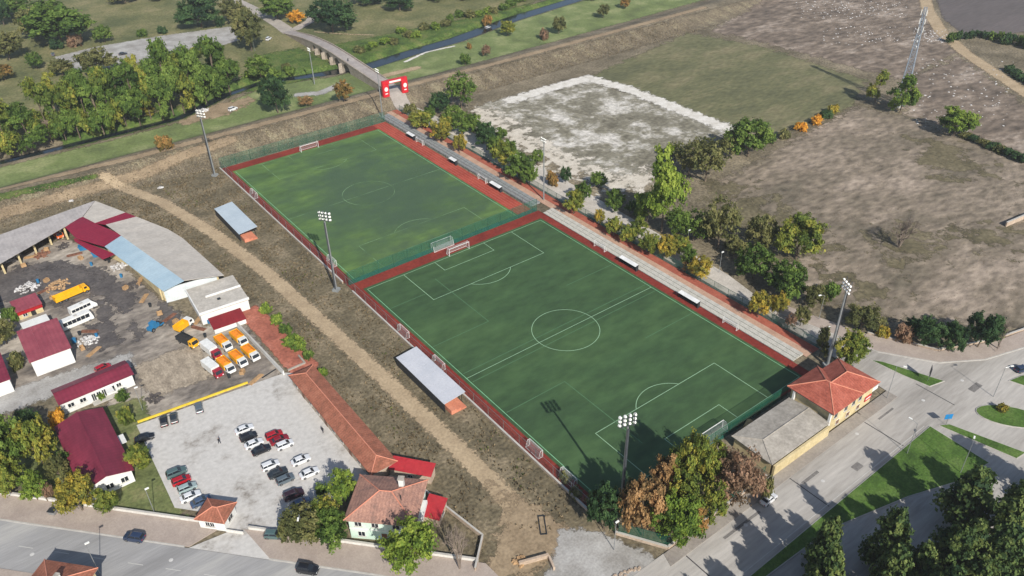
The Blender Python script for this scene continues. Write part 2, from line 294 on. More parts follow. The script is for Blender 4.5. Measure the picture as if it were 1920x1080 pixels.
def stripes(period, amt, ax=0):
    def f(n, L, tc, col):
        sp = n.nodes.new('ShaderNodeSeparateXYZ'); L(tc.outputs['Object'], sp.inputs[0])
        a = n.nodes.new('ShaderNodeMath'); a.operation = 'MULTIPLY'; L(sp.outputs[ax], a.inputs[0]); a.inputs[1].default_value = 2*math.pi/period
        s = n.nodes.new('ShaderNodeMath'); s.operation = 'SINE'; L(a.outputs[0], s.inputs[0])
        mr = n.nodes.new('ShaderNodeMapRange'); mr.inputs[1].default_value = -1; mr.inputs[3].default_value = 1-amt; mr.inputs[4].default_value = 1+amt; L(s.outputs[0], mr.inputs[0])
        mx = n.nodes.new('ShaderNodeMix'); mx.data_type = 'RGBA'; mx.blend_type = 'MULTIPLY'; mx.inputs[0].default_value = 1; L(col, mx.inputs[6]); L(mr.outputs[0], mx.inputs[7]); return mx.outputs[2]
    return f
# ================================================================ paved surfaces
M_asph = mat('asphalt_road', (S(150, 145, 138, .8), S(178, 173, 166, .8), S(194, 189, 182, .8)), scale=.09, fine=1.6, fineamt=.1, nrough=.72, stretch=(.14, .0))
M_asph2 = mat('street_asphalt', (S(148, 147, 146, .76), S(166, 165, 164, .76), S(184, 182, 178, .76)), scale=.1, fine=2.5, fineamt=.08, stretch=(.12, R(47)))
M_pave = mat('pavement_slabs', (S(170, 156, 146, .76), S(186, 172, 160, .76)), scale=.25, fine=3, fineamt=.1)
M_conc = mat('parking_concrete', (S(142, 136, 128, .82), S(184, 180, 174, .82), S(200, 197, 192, .82)), scale=.06, fine=1.0, fineamt=.1, contrast=(.36, .47), nrough=.74)
M_kerb = flat('kerb_stone', S(196, 192, 184, .75), .8)
M_prom = mat('promenade_paving', (S(184, 177, 167, .82), S(206, 199, 189, .82)), scale=.2, fine=2, fineamt=.14)
M_lampm = flat('cast_iron_pale', S(206, 204, 200, .8), .6)
M_paint = flat('road_paint', S(196, 194, 188, .8), .7)
dR = np.array([.675, -.738]); nR = np.array([-.738, -.675])          # along and across the diagonal street
def DS(a, t, s): p = np.array(a)+dR*t+nR*s; return (p[0], p[1])
K0 = (-133, 23); W0 = (-132, 31)
fsheet('asphalt_road', [(-62, -66.6), (44.3, -66.8), (45.6, -50), (45.6, -31), (50.4, -31), (56, -57), (64, -69), (74, -75.4), (86, -79), (180, -103), (240, -128), (-60, -128), (-75, -70)], M_asph, .10)
fsheet('street', [DS(K0, -70, 0), DS(K0, 122, 0), (-52, -66.7), (-75, -80), DS(K0, 100, 10.5), DS(K0, -70, 10.5)], M_asph2, .108)
fsheet('promenade', [(45.6, 168), (53.0, 168), (57.5, 110), (57.5, 60), (56, 20), (54.5, -10), (51.6, -25), (50.6, -30.9), (45.6, -30.9)], M_prom, .104)
o = ob('pavement', MB().prism([DS(W0, -60, 0), DS(W0, 51.5, 0), DS(K0, 41.9, -.3), DS(K0, -60, -.3)], .0, .20), M_pave); struct(o)
o = ob('pavement', MB().prism([DS(W0, 56, 0), DS(W0, 106, 0), DS(K0, 108, -.3), DS(K0, 59, -.3)], .0, .20), M_pave); struct(o)
o = ob('kerb', MB().prism([DS(K0, -60, -.3), DS(K0, 41, -.3), DS(K0, 41, 0), DS(K0, -60, 0)], .0, .23), M_kerb); struct(o)
o = ob('kerb', MB().prism([DS(K0, 59, -.3), DS(K0, 108, -.3), DS(K0, 108, 0), DS(K0, 59, 0)], .0, .23), M_kerb); struct(o)
struct(ob('pavement', MB().prism([DS(K0, -70, 10.5), DS(K0, 100, 10.5), DS(K0, 100, 14), DS(K0, -70, 14)], 0, .2), M_pave))
fsheet('parking_lot', [(-102.5, 34.5), (-67, 30.5), (-61, 25), (-61, -15.5), (-72, -15), (-80, -14), (-88, -18), DS(K0, 60, -.05), DS(K0, 42, -.05), (-97, -9), (-95.5, -5), (-103.5, 4)], M_conc, .112)
# verges and islands: a kerb ring with grass on top
M_lawn = mat('verge_grass', (S(62, 88, 36, K), S(80, 110, 44, K), S(98, 122, 60, K)), scale=.15, fine=2.2, fineamt=.28, bump=.6)
def shrink(poly, d):
    P = np.array(poly, float); c = P.mean(0); out = []
    n = len(P); ar = sum(P[i][0]*P[(i+1) % n][1]-P[(i+1) % n][0]*P[i][1] for i in range(n)); s = 1 if ar > 0 else -1
    for i in range(n):
        a, b, q = P[i-1], P[i], P[(i+1) % n]; u = (b-a)/np.hypot(*(b-a)); v = (q-b)/np.hypot(*(q-b))
        n1 = np.array([-u[1], u[0]])*s; n2 = np.array([-v[1], v[0]])*s; mm = n1+n2; out.append(tuple(b+mm/(mm@mm)*2*d*.5*2*.5))
    return out
def island(name, poly):
    struct(ob('kerb', MB().prism(poly, 0, .24), M_kerb)); struct(ob(name, MB().prism(shrink(poly, .35), .05, .29), M_lawn))
island('grass_verge', [(-70, -80.9), (-23, -80.2), (41, -79.6), (40.3, -93.6), (29.5, -92), (18, -88), (-2, -83.0), (-23, -82.2), (-70, -84)])
island('grass_verge', [(42.6, -80.6), (45, -82), (49.5, -97), (46, -96.6)])
def oval(cx, cy, a, b, rot, n=20): return [(cx+a*math.cos(t)*math.cos(rot)-b*math.sin(t)*math.sin(rot), cy+a*math.cos(t)*math.sin(rot)+b*math.sin(t)*math.cos(rot)) for t in [2*math.pi*i/n for i in range(n)]]
island('grass_island', oval(58.2, -89.2, 7.2, 3.6, R(-52)))
island('grass_island', [(51.6, -57.6), (53.4, -60), (58.4, -73.6), (53.6, -72.4), (52.4, -66)])
island('grass_island', [(70.5, -83), (75, -84), (90, -95), (84, -97), (72, -88)])
island('grove_lawn', [(-44, -98.5), (-5, -98.5), (22, -103.5), (50, -112), (50, -127), (-44, -127)])
# pavement and kerb round the corner of the dry field
P1 = [(50.4, -31), (56, -57), (64, -69), (74, -75.4), (86, -79), (130, -90)]; P2 = [(54.4, -29), (60.5, -51), (68, -66.5), (84, -73.6), (130, -84)]
struct(ob('pavement', MB().prism(P1+P2[::-1], 0, .22), M_pave))
kb = MB()
for a, b in zip(P1[:-1], P1[1:]): kb.bar((*a, 0), (*b, 0), .35, .25)
struct(ob('kerb', kb, M_kerb))
struct(ob('pavement', MB().prism([(-32, -66.8), (44.3, -66.8), (44.3, -69.6), (-33, -69.6)], 0, .21), mat('road_pavement', (S(158, 150, 142, .7), S(176, 168, 158, .7)), scale=.2, fine=2, fineamt=.12)))
pm = MB()                                                            # painted lines on the roads
for k in range(0): pm.add([(-55+k*7.0, -74.95, .1135), (-52+k*7.0, -74.95, .1135), (-52+k*7.0, -74.8, .1135), (-55+k*7.0, -74.8, .1135)], [(0, 1, 2, 3)])
pm.add([(-50, -79.2, .1135), (40, -78.9, .1135), (40, -78.75, .1135), (-50, -79.05, .1135)], [(0, 1, 2, 3)])
for k in range(18):
    a, b = DS(K0, -40+k*8, 5.1), DS(K0, -36.8+k*8, 5.1); c, d = DS(K0, -36.8+k*8, 5.25), DS(K0, -40+k*8, 5.25)
    pm.add([(*p, .114) for p in (a, d, c, b)], [(0, 1, 2, 3)])
struct(ob('road_markings', pm, M_paint))
mh = MB().tube((0, 0, 0), (0, 0, .012), .42, None, 12).mesh('manhole_cover')
for x_, y_, z_ in [(-30, -76.5, .104), (-14, -72, .104), (8, -74.5, .104), (26, -70.8, .104), (48, -74, .104), (62, -76, .104)]:
    o = link('manhole_cover', mh, M_lampm, None, (x_, y_, z_)); tag(o, 'pale round manhole cover in the wide junction road', 'manhole cover', 'manhole covers in the road')
for t_, s_ in ((-30, 3.4), (12, 6.5), (40, 3.2), (70, 6.4)):
    q_ = DS(K0, t_, s_); o = link('manhole_cover', mh, M_lampm, None, (*q_, .110)); tag(o, 'pale round manhole cover in the street before the white walls', 'manhole cover', 'manhole covers in the street')
pt = MB()
for x0, x1, y0, y1 in ((-20, -9, -71.8, -71.2), (4, 9.5, -72.6, -71.9), (16, 18.5, -77.4, -75.8), (34, 40, -71.4, -70.9), (60, 64, -80, -78.4), (-48, -40, -76.9, -76.4)): pt.add([(x0, y0, .1115), (x1, y0, .1115), (x1, y1, .1115), (x0, y1, .1115)], [(0, 1, 2, 3)])
struct(ob('road_patches', pt, mat('tar_patch', (S(116, 113, 110, .76), S(140, 136, 132, .76)), scale=.5, fine=3, fineamt=.2)))
# dark expansion joints and patches in the concrete road
jm = MB()
for x in (-29, 3, 30.5, 52): jm.add([(x, -79.4, .1125), (x+.25, -79.4, .1125), (x+.25, -69.7, .1125), (x, -69.7, .1125)], [(0, 1, 2, 3)])
struct(ob('road_joints', jm, flat('joint_tar', S(84, 82, 84, .6), .8)))
# ================================================================ pitches
def worn(n, L, tc, col):
    """grey, worn pile over the middle of the old pitch"""
    mp = n.nodes.new('ShaderNodeMapping'); mp.inputs['Location'].default_value = (-.06, -2.1, 0); mp.inputs['Scale'].default_value = (1/34, 1/48, 0); L(tc.outputs['Object'], mp.inputs[0])
    ln_ = n.nodes.new('ShaderNodeVectorMath'); ln_.operation = 'LENGTH'; L(mp.outputs[0], ln_.inputs[0])
    no = n.nodes.new('ShaderNodeTexNoise'); no.inputs['Scale'].default_value = .07; no.inputs['Detail'].default_value = 5; no.inputs['Roughness'].default_value = .65; L(tc.outputs['Object'], no.inputs[0])
    a = n.nodes.new('ShaderNodeMath'); a.operation = 'MULTIPLY_ADD'; L(no.outputs[0], a.inputs[0]); a.inputs[1].default_value = 2.6; L(ln_.outputs['Value'], a.inputs[2])
    mr = n.nodes.new('ShaderNodeMapRange'); mr.interpolation_type = 'SMOOTHSTEP'; mr.inputs[1].default_value = 1.5; mr.inputs[2].default_value = 2.7; mr.inputs[3].default_value = .85; mr.inputs[4].default_value = 0; L(a.outputs[0], mr.inputs[0])
    mx = n.nodes.new('ShaderNodeMix'); mx.data_type = 'RGBA'; L(mr.outputs[0], mx.inputs[0]); L(col, mx.inputs[6]); mx.inputs[7].default_value = S(72, 94, 72, .8); return mx.outputs[2]
M_turf1 = mat('turf_near', (S(58, 82, 54, .78), S(67, 94, 59, .78), S(77, 104, 64, .78)), scale=.05, fine=.4, fineamt=.12, rough=.75, stretch=(.45, R(25)), nrough=.72, extra=stripes(10.0, .05, 1))
M_turf2 = mat('turf_far', (S(78, 103, 64, .8), S(90, 118, 66, .8), S(106, 134, 70, .8)), scale=.06, fine=.35, fineamt=.16, rough=.75, nrough=.72, stretch=(.45, R(20)), contrast=(.38, .62), extra=worn)
M_track = mat('track_red', (S(118, 44, 36, .8), S(142, 58, 46, .8)), scale=.12, fine=1.2, fineamt=.18)
M_track2 = mat('track_orange', (S(152, 62, 48, .8), S(182, 82, 64, .8)), scale=.12, fine=1.2, fineamt=.15)
M_line = flat('pitch_paint', S(150, 185, 150, .8), .7)
M_lineg = flat('touchline_paint', S(132, 190, 145, .8), .7)
M_faint = flat('worn_paint', S(84, 122, 86, .82), .8)
fsheet('running_track', [(-36, -52.6), (36, -52.6), (36, 56), (34.6, 57), (34.6, 157.2), (-36, 157.2)], M_track, .10)
fsheet('track_lanes', [(28.6, 57.5), (34.6, 57.5), (34.6, 157.2), (28.6, 157.2)], M_track2, .104)
lane = MB()
for k in range(1, 5): lane.add([(28.6+k*1.2, 57.6, .108), (28.67+k*1.2, 57.6, .108), (28.67+k*1.2, 157, .108), (28.6+k*1.2, 157, .108)], [(0, 1, 2, 3)])
struct(ob('lane_markings', lane, flat('lane_paint', S(205, 140, 125, .8), .8)))
def pitch(name, cx, cy, L, W, mt, lw):
    t = struct(fsheet(name, [(cx-W/2-.9, cy-L/2-1.2), (cx+W/2+.9, cy-L/2-1.2), (cx+W/2+.9, cy+L/2+1.0), (cx-W/2-.9, cy+L/2+1.0)], mt, .112))
    z = .1175; lb = MB(); tb = MB()
    def ln(b, x0, x1, y0, y1): b.add([(cx+x0, cy+y0, z), (cx+x1, cy+y0, z), (cx+x1, cy+y1, z), (cx+x0, cy+y1, z)], [(0, 1, 2, 3)])
    h = lw/2
    for s in (-1, 1):
        ln(tb, s*W/2-h, s*W/2+h, -L/2-h, L/2+h); ln(lb, -W/2+h, W/2-h, s*L/2-h, s*L/2+h)
        for w_, d in ((20.16, 16.5), (9.16, 5.5)):
            ya, yb = sorted((s*(L/2-h), s*(L/2-d)))
            for q in (-1, 1): ln(lb, q*w_-h, q*w_+h, ya, yb)
            yy = s*(L/2-d); ln(lb, -w_-h, w_+h, yy-h-(h if s > 0 else -h), yy+h-(h if s > 0 else -h))
        a0 = math.acos(5.5/9.15); n = 20
        for i in range(n):
            t0 = -a0+2*a0*i/n; t1 = -a0+2*a0*(i+1)/n; q = []
            for tt, r in ((t0, 9.15-h), (t1, 9.15-h), (t1, 9.15+h), (t0, 9.15+h)): q.append((cx+r*math.sin(tt), cy+s*(L/2-11-r*math.cos(tt)), z+.001))
            lb.add(q if s < 0 else q[::-1], [(3, 2, 1, 0)])
    ln(lb, -W/2+h, W/2-h, -h, h); n = 64
    for i in range(n):
        t0, t1 = 2*math.pi*i/n, 2*math.pi*(i+1)/n
        lb.add([(cx+r*math.cos(tt), cy+r*math.sin(tt), z+.001) for tt, r in ((t0, 9.15-h), (t0, 9.15+h), (t1, 9.15+h), (t1, 9.15-h))], [(0, 1, 2, 3)])
    return t, lb, tb, ln, z
t1, lb, tb, ln, z = pitch('football_pitch', 0, 0, 101.4, 64.7, M_turf1, .17)
ob('line_marking', lb, M_line, t1); ob('touchline', tb, M_lineg, t1)
fb = MB()
for s in (-1, 1):                                                    # worn lines of the small pitches
    y = s*25
    ln(fb, -31.9, -14, y-.1+s*-9, y+.1+s*-9); ln(fb, -14.1, -13.9, min(y+s*-9, y+s*18), max(y+s*-9, y+s*18)); ln(fb, 14, 31.9, y-.1+s*-9, y+.1+s*-9)
ln(fb, -31.9, 31.9, 1.9, 2.1); ln(fb, -31.9, 31.9, -2.1, -1.9); ln(fb, -31.9, -20.4, 38, 38.2)
ob('worn_marking', fb, M_faint, t1)
t2, lb, tb, ln, z = pitch('training_pitch', -2.43, 104.4, 93.9, 60.6, M_turf2, .17)
M_line2 = mat('worn_white_paint', (S(84, 112, 78, .8), S(132, 166, 122, .8)), scale=.12, fine=.6, fineamt=.1, contrast=(.42, .58))
ob('line_marking', lb, M_line2, t2); ob('touchline', tb, M_lineg, t2)
# ================================================================ stand, walls, fences
M_stand = mat('stand_concrete', (S(184, 182, 172, .8), S(204, 200, 190, .8)), scale=.25, fine=2.2, fineamt=.14)
M_stand2 = mat('stand_concrete_grey', (S(134, 138, 138, .76), S(158, 160, 158, .76)), scale=.25, fine=2.2, fineamt=.14)
M_pink = mat('pink_paving', (S(186, 150, 128, .76), S(206, 170, 146, .76)), scale=.3, fine=2, fineamt=.14)
M_redp = mat('red_paving', (S(160, 86, 70, .76), S(184, 106, 84, .76)), scale=.3, fine=2, fineamt=.18)
def stand(y0, y1, x0, mt, label):
    t = thing('terrace', label, 'stand', (x0, (y0+y1)/2, .1), 0, 'concrete terraces beside the pitches'); h = (y1-y0)/2
    n = int((y1-y0)/3.0); p = (y1-y0)/n
    for r in range(3):
        me = MB().box(0, 1.33, .012, p-.012, 0, .2*(r+1)).mesh('step_block')
        for k in range(n): link('step_block', me, mt, t, (r*1.35, -h+k*p, 0))
    return t
stand(-46, 54, 36.1, M_stand, 'pale concrete terrace of three long steps beside the near pitch')
stand(60, 163, 35.6, M_stand2, 'grey concrete terrace of three long steps beside the training pitch')
fsheet('walkway', [(40.2, -47), (42.8, -47), (42.8, 166), (40.2, 166)], M_pink, .108)
fsheet('red_walkway', [(42.8, -47), (45.5, -47), (45.5, 166), (42.8, 166)], M_redp, .110)
M_post = flat('galvanised_post', S(150, 156, 156, .75), .45, .6)
M_gpost = flat('green_post', S(30, 82, 66, .8), .5)
M_rpost = flat('railing_grey', S(168, 172, 172, .75), .5, .4)
def meshmat(name, col, fac):
    mt = bpy.data.materials.new(name); mt.use_nodes = True; n = mt.node_tree; L = n.links.new; bs = n.nodes['Principled BSDF']
    bs.inputs['Base Color'].default_value = col; bs.inputs['Roughness'].default_value = .6
    tr = n.nodes.new('ShaderNodeBsdfTransparent'); ms = n.nodes.new('ShaderNodeMixShader'); no = n.nodes.new('ShaderNodeTexNoise'); no.inputs['Scale'].default_value = .35
    tc = n.nodes.new('ShaderNodeTexCoord'); L(tc.outputs['Object'], no.inputs[0]); mr = n.nodes.new('ShaderNodeMapRange'); mr.inputs[3].default_value = fac*.5; mr.inputs[4].default_value = fac*1.5; L(no.outputs[0], mr.inputs[0])
    L(mr.outputs[0], ms.inputs[0]); L(tr.outputs[0], ms.inputs[1]); L(bs.outputs[0], ms.inputs[2]); L(ms.outputs[0], n.nodes['Material Output'].inputs[0]); return mt
M_gmesh = meshmat('green_wire_mesh', S(40, 110, 86, .8), .34)
M_gmesh2 = meshmat('green_wire_mesh_dense', S(26, 92, 80, .8), .75)
M_wmesh = meshmat('grey_wire_mesh', S(120, 118, 116, .8), .16)
M_net = meshmat('goal_net', S(220, 222, 220, .8), .2)
def fence(name, label, pts, h, pm_, mm, step=4.0, z0=.1, band=None, group=None, r=.06):
    t = thing(name, label, 'fence', (pts[0][0], pts[0][1], z0), 0, group); ox, oy = pts[0][:2]
    post = MB().tube((0, 0, 0), (0, 0, h), r, r, 5).mesh('post'); mb = MB(); bb = MB(); rl = MB()
    for (xa, ya), (xb, yb) in zip(pts[:-1], pts[1:]):
        L = math.hypot(xb-xa, yb-ya); n = max(1, round(L/step))
        for k in range(n+1): link('post', post, pm_, t, (xa-ox+(xb-xa)*k/n, ya-oy+(yb-ya)*k/n, 0))
        a = (xa-ox, ya-oy); b = (xb-ox, yb-oy); lo = band if band else .05
        mb.add([(*a, lo), (*b, lo), (*b, h-.05), (*a, h-.05)], [(0, 1, 2, 3)])
        if band: bb.add([(*a, .03), (*b, .03), (*b, band), (*a, band)], [(0, 1, 2, 3)])
        rl.tube((*a, h), (*b, h), r*.8, None, 5)
    ob('wire_mesh', mb, mm, t); ob('top_rail', rl, pm_, t)
    if band: ob('windscreen', bb, M_gmesh2, t)  # lower strip of the mesh, drawn denser and darker than the rest
    return t
fence('mesh_fence', 'tall green wire mesh fence between the two pitches', [(-35.6, 55.9), (35.2, 56.4)], 4.6, M_gpost, M_gmesh, 5, band=1.6)
fence('mesh_fence', 'thin grey wire fence on the low wall beside the dirt track', [(-36.1, 157.3), (-36.1, -50)], 3.2, M_post, M_wmesh, 6)
fence('mesh_fence', 'dark green mesh fence below the embankment behind the training pitch', [(-36, 157.6), (34.8, 157.6)], 4.2, M_gpost, M_gmesh, 6)
fence('mesh_fence', 'green mesh fence along the tree lined promenade', [(45.6, 164), (45.6, -47)], 2.6, M_gpost, M_gmesh, 5, band=.9)
fence('mesh_fence', 'green mesh fence behind the goal below the low grey roof', [(-33, -53.2), (24, -53.2)], 4.0, M_gpost, M_gmesh, 5, band=1.3)
fence('mesh_fence', 'green mesh fence on the stone wall round the corner wood', [(-35.6, -57.9), (-30.3, -66.1), (-1, -66.1)], 2.6, M_gpost, M_gmesh, 5, .8)
# bar railing in front of the far terrace
t = thing('bar_railing', 'grey upright bar railing in front of the training pitch terrace', 'railing', (35.2, 60, .1)); n = 100
bm_ = MB().box(-.03, .03, -.035, .035, 0, 2.1).mesh('bar'); pm_ = MB().box(-.06, .06, -.06, .06, 0, 2.3).mesh('post')
for k in range(160): link('bar', bm_, M_rpost, t, (0, .3+k*.64, .05))
for k in range(27): link('post', pm_, M_rpost, t, (0, k*3.95, 0))
ob('top_rail', MB().box(-.04, .04, 0, 102.7, 2.12, 2.2), M_rpost, t)
# low wall along the left side
M_wallp = mat('plastered_wall', (S(176, 156, 136, .76), S(204, 184, 164, .76)), scale=.4, fine=2.5, fineamt=.18)
def wall(label, pts, h, th, mt, cop=None, z0=0.0):
    t = thing('low_wall', label, 'wall', (*pts[0], z0)); ox, oy = pts[0]; b = MB(); c = MB()
    for (xa, ya), (xb, yb) in zip(pts[:-1], pts[1:]):
        b.bar((xa-ox, ya-oy, 0), (xb-ox, yb-oy, 0), th, h)
        if cop: c.bar((xa-ox, ya-oy, h), (xb-ox, yb-oy, h), th+.12, .09)
    ob('wall_body', b, mt, t)
    if cop: ob('coping', c, cop, t)
    return t
M_white_w = mat('white_plaster', (S(212, 208, 200, .78), S(230, 227, 220, .78)), scale=.4, fine=2.5, fineamt=.1)
wall('low plastered wall under the wire fence beside the dirt track', [(-36.5, 157.3), (-36.5, 58)], .7, .3, M_wallp, M_kerb)
wall('low plastered wall running past the long grey canopy beside the near pitch', [(-36.5, 52), (-36.5, -50)], .7, .3, M_wallp, M_kerb)
wall('white street wall in front of the garden and yellow trees', [DS(W0, -50, -.2), DS(W0, 17, -.2)], .9, .3, M_white_w, M_kerb, .0)
wall('white street wall ending at the small gatehouse', [DS(W0, 20, -.2), DS(W0, 46, -.2)], .9, .3, M_white_w, M_kerb)
wall('white street wall in front of the mint green house', [DS(W0, 57, -.2), DS(W0, 104.5, -.2)], .9, .3, M_white_w, M_kerb)
wall('pale garden wall at the edge of the dry verge', [(-63, -47.4), (-57.4, -42), (-60.2, -25)], 1.1, .25, M_wallp, M_kerb)
wall('stone wall round the corner wood along the road', [(-36, -57.5), (-30.5, -66.4), (-.5, -66.4)], .8, .35, M_wallp, M_kerb)
wall('yellow painted low wall at the top of the car park', [(-102, 35.2), (-76, 32.6)], .55, .3, flat('yellow_paint', S(226, 196, 62, .8), .7))
wall('pale boundary wall beside the dark green trees on the field corner', [(60.8, -51), (68.4, -66.2), (84, -73), (96, -76)], .6, .3, M_wallp, M_kerb)
# ================================================================ goals, dugouts, canopies
M_wpaint = flat('white_metal', S(232, 232, 230, .82), .4)
def goal(label, x, y, rz, W=7.32, H=2.44, D=1.8, group=None, r=.075):
    t = thing('football_goal', label, 'goal', (x, y, .118), rz, group)
    for s in (-1, 1): ob('goalpost', MB().tube((s*W/2, 0, 0), (s*W/2, 0, H), r), M_wpaint, t)
    ob('crossbar', MB().tube((-W/2-r, 0, H), (W/2+r, 0, H), r), M_wpaint, t)
    f = MB()
    for s in (-1, 1): f.tube((s*W/2, 0, H), (s*W/2, D*.55, H), r*.6).tube((s*W/2, D*.55, H), (s*W/2, D, 0), r*.6).tube((s*W/2, 0, .05), (s*W/2, D, .05), r*.6)
    f.tube((-W/2, D, .05), (W/2, D, .05), r*.6); ob('net_frame', f, M_wpaint, t)
    n = MB(); n.add([(-W/2, D*.55, H), (W/2, D*.55, H), (W/2, D, 0), (-W/2, D, 0)], [(0, 1, 2, 3)]); n.add([(-W/2, 0, H), (W/2, 0, H), (W/2, D*.55, H), (-W/2, D*.55, H)], [(0, 1, 2, 3)])
    for s in (-1, 1): n.add([(s*W/2, 0, 0), (s*W/2, D, 0), (s*W/2, D*.55, H), (s*W/2, 0, H)], [(0, 1, 2, 3)])
    ob('net', n, M_net, t); return t
goal('white full size goal on the near pitch in front of the fence between the pitches', 0, 50.75, 0)
goal('white full size goal on the near pitch facing away from the low grey building', 0, -50.75, math.pi)
goal('white goal of the training pitch below the embankment', -2.4, 151.4, 0)
goal('white goal of the training pitch standing against the fence between the pitches', -2.4, 57.4, math.pi)
for x, y, rz, lb_ in [(-34.6, 128, R(90), 'small portable goal stored beside the wall at the training pitch'), (-34.8, 25.5, R(90), 'small portable goal on the red strip above the grey canopy'), (-34.6, 8.5, R(90), 'small portable goal on the red strip behind the grey canopy'), (-34.2, -30, R(90), 'small portable goal on the red strip past the orange canopy steps'),
                      (-33.8, -41, R(90), 'small portable goal in the shade of the corner trees'), (-33.5, 70, R(90), 'small portable goal on the red strip beside the tall floodlight')]:
    goal(lb_, x, y, rz, 4.6, 2.0, 1.2, None, .06)
for px, py, lb_ in [(1118, 470, 'portable white goal frame left on the red strip below the pale terrace'), (1370, 612, 'portable white goal frame on the red strip below the terrace near the clubhouse'), (780, 272, 'white goal frame on the orange lanes at the far end of the grey terrace'), (905, 340, 'white goal frame on the orange lanes near the fence between the pitches')]:
    p = G(px, py); goal(lb_, 34.9 if p.y < 55 else 33.8, p.y, R(-90), 4.6, 2.0, 1.0, None, .06)
M_drk = flat('dark_shelter', S(46, 50, 54, .8), .6)
def dugout(label, y, L, x=35.2):
    t = thing('dugout', label, 'dugout', (x, y, .11)); h = L/2
    ob('roof', MB().slab([(-1.0, -h, 1.9), (.35, -h, 2.15), (.35, h, 2.15), (-1.0, h, 1.9)][::1], .06), M_wpaint, t)
    ob('back_panel', MB().box(.36, .42, -h, h, 0, 2.1), M_drk, t)
    for s in (-1, 1): ob('side_panel', MB().box(-.6, .34, s*h-.03, s*h+.03, 0, 1.85), M_drk, t)
    ob('bench', MB().box(-.35, .2, -h+.1, h-.1, .3, .45), M_drk, t)
for px, py, L, lb_ in [(1185, 497, 7, 'long white roofed dugout beside the near pitch, farther from the clubhouse'), (1292, 567, 7, 'long white roofed dugout beside the near pitch, nearer to the clubhouse')]:
    dugout(lb_, G(px, py).y, L)
for px, py, L, lb_ in [(772, 260, 5, 'dark dugout beside the training pitch at the embankment end'), (855, 306, 4, 'dark dugout beside the middle of the training pitch'), (932, 355, 6, 'dark dugout beside the training pitch next to the dividing fence')]:
    dugout(lb_, G(px, py).y, L, 34.2)
M_blueroof = mat('pale_blue_sheet', (S(176, 190, 200, .8), S(192, 204, 212, .8)), scale=.2, fine=2, fineamt=.05, rough=.45)
M_greyroof = mat('pale_grey_sheet', (S(190, 194, 202, .8), S(206, 208, 214, .8)), scale=.2, fine=2, fineamt=.05, rough=.45)
M_salmon = mat('salmon_concrete', (S(206, 128, 100, .78), S(222, 146, 116, .78)), scale=.3, fine=2, fineamt=.12)
def canopy(label, x0, x1, y0, y1, mt):
    cy = (y0+y1)/2; h = (y1-y0)/2; w_ = x1-x0
    t = thing('spectator_canopy', label, 'canopy', (x0, cy, .02)); n = 6
    for k in range(n):                                               # roof sheets
        a, b = -h+2*h*k/n, -h+2*h*(k+1)/n-.03
        rm = MB().slab([(0, a, 2.75), (w_, a, 3.35), (w_, b, 3.35), (0, b, 2.75)], .08); ob('roof_sheet', rm, mt, t)
    post = MB().box(-.07, .07, -.07, .07, 0, 2.66).mesh('post')
    for k in range(5): link('post', post, M_drk, t, (.3, -h+.4+(2*h-.8)*k/4, 0))
    post2 = MB().box(-.07, .07, -.07, .07, 0, 3.1).mesh('post')
    for k in range(5): link('post', post2, M_drk, t, (w_-.9, -h+.4+(2*h-.8)*k/4, 0))
    ob('back_panel', MB().box(.08, .16, -h, h, 0, 2.6), M_drk, t)
    for s in range(3): ob('seat_step', MB().box(.9+s*1.4, .88+(s+1)*1.4, -h-1.6, h-.6, 0, 1.2-s*.38), M_salmon, t)
canopy('long pale grey canopy over salmon steps beside the near pitch', -43.4, -37.3, -7.0, 15.2, M_greyroof)
canopy('pale blue canopy over salmon steps beside the training pitch', -50.9, -44.6, 100.6, 122.6, M_blueroof)
# ================================================================ floodlights, lamps, signs
M_lamp = flat('lamp_white', S(238, 238, 232, .9), .3); M_steel = flat('mast_steel', S(172, 176, 178, .78), .4, .5)
M_dsteel = flat('dark_steel', S(88, 92, 98, .8), .5, .4); M_mastg = flat('mast_grey', S(150, 160, 172, .8), .5, .2)
def floodlight(label, x, y, H, rz, rows=3, cols_=4):
    t = thing('floodlight_mast', label, 'floodlight', (x, y, .05), rz, 'floodlight masts round the pitches')
    ob('base_block', MB().box(-.9, .9, -.9, .9, 0, .7), M_stand2, t)
    ob('mast', MB().tube((0, 0, .7), (0, 0, H-1.2), .36, .2, 10), M_steel, t)
    hd = MB()
    for r in range(rows): hd.box(-1.9, 1.9, -.06, .06, H-1.1+r*1.0, H-1.0+r*1.0)
    for s in (-1.2, 0, 1.2): hd.box(s-.06, s+.06, .07, .18, H-1.4, H+rows*.95-.8)
    ob('lamp_rack', hd, M_dsteel, t)
    lm = MB().tube((0, 0, 0), (0, -.35, -.18), .22, .36, 10).mesh('lamp')
    for r in range(rows):
        for c in range(cols_): link('lamp', lm, M_lamp, t, (-1.55+c*3.1/(cols_-1), -.1, H-.75+r*1.0))
    ob('ladder', MB().box(-.2, .2, .36, .42, .7, H-1.5), M_dsteel, t)
floodlight('floodlight mast standing between trees at the wooded corner of the near pitch', -30.6, -53.4, 24.2, R(160))
floodlight('floodlight mast beside the dirt track where the two pitches meet', -39.7, 55.9, 24.3, R(125))
floodlight('floodlight mast beside the dirt track near the embankment', -40.0, 152.9, 24, R(120))
floodlight('floodlight mast behind the red roofed clubhouse', 41.2, -52.4, 24, R(-120))
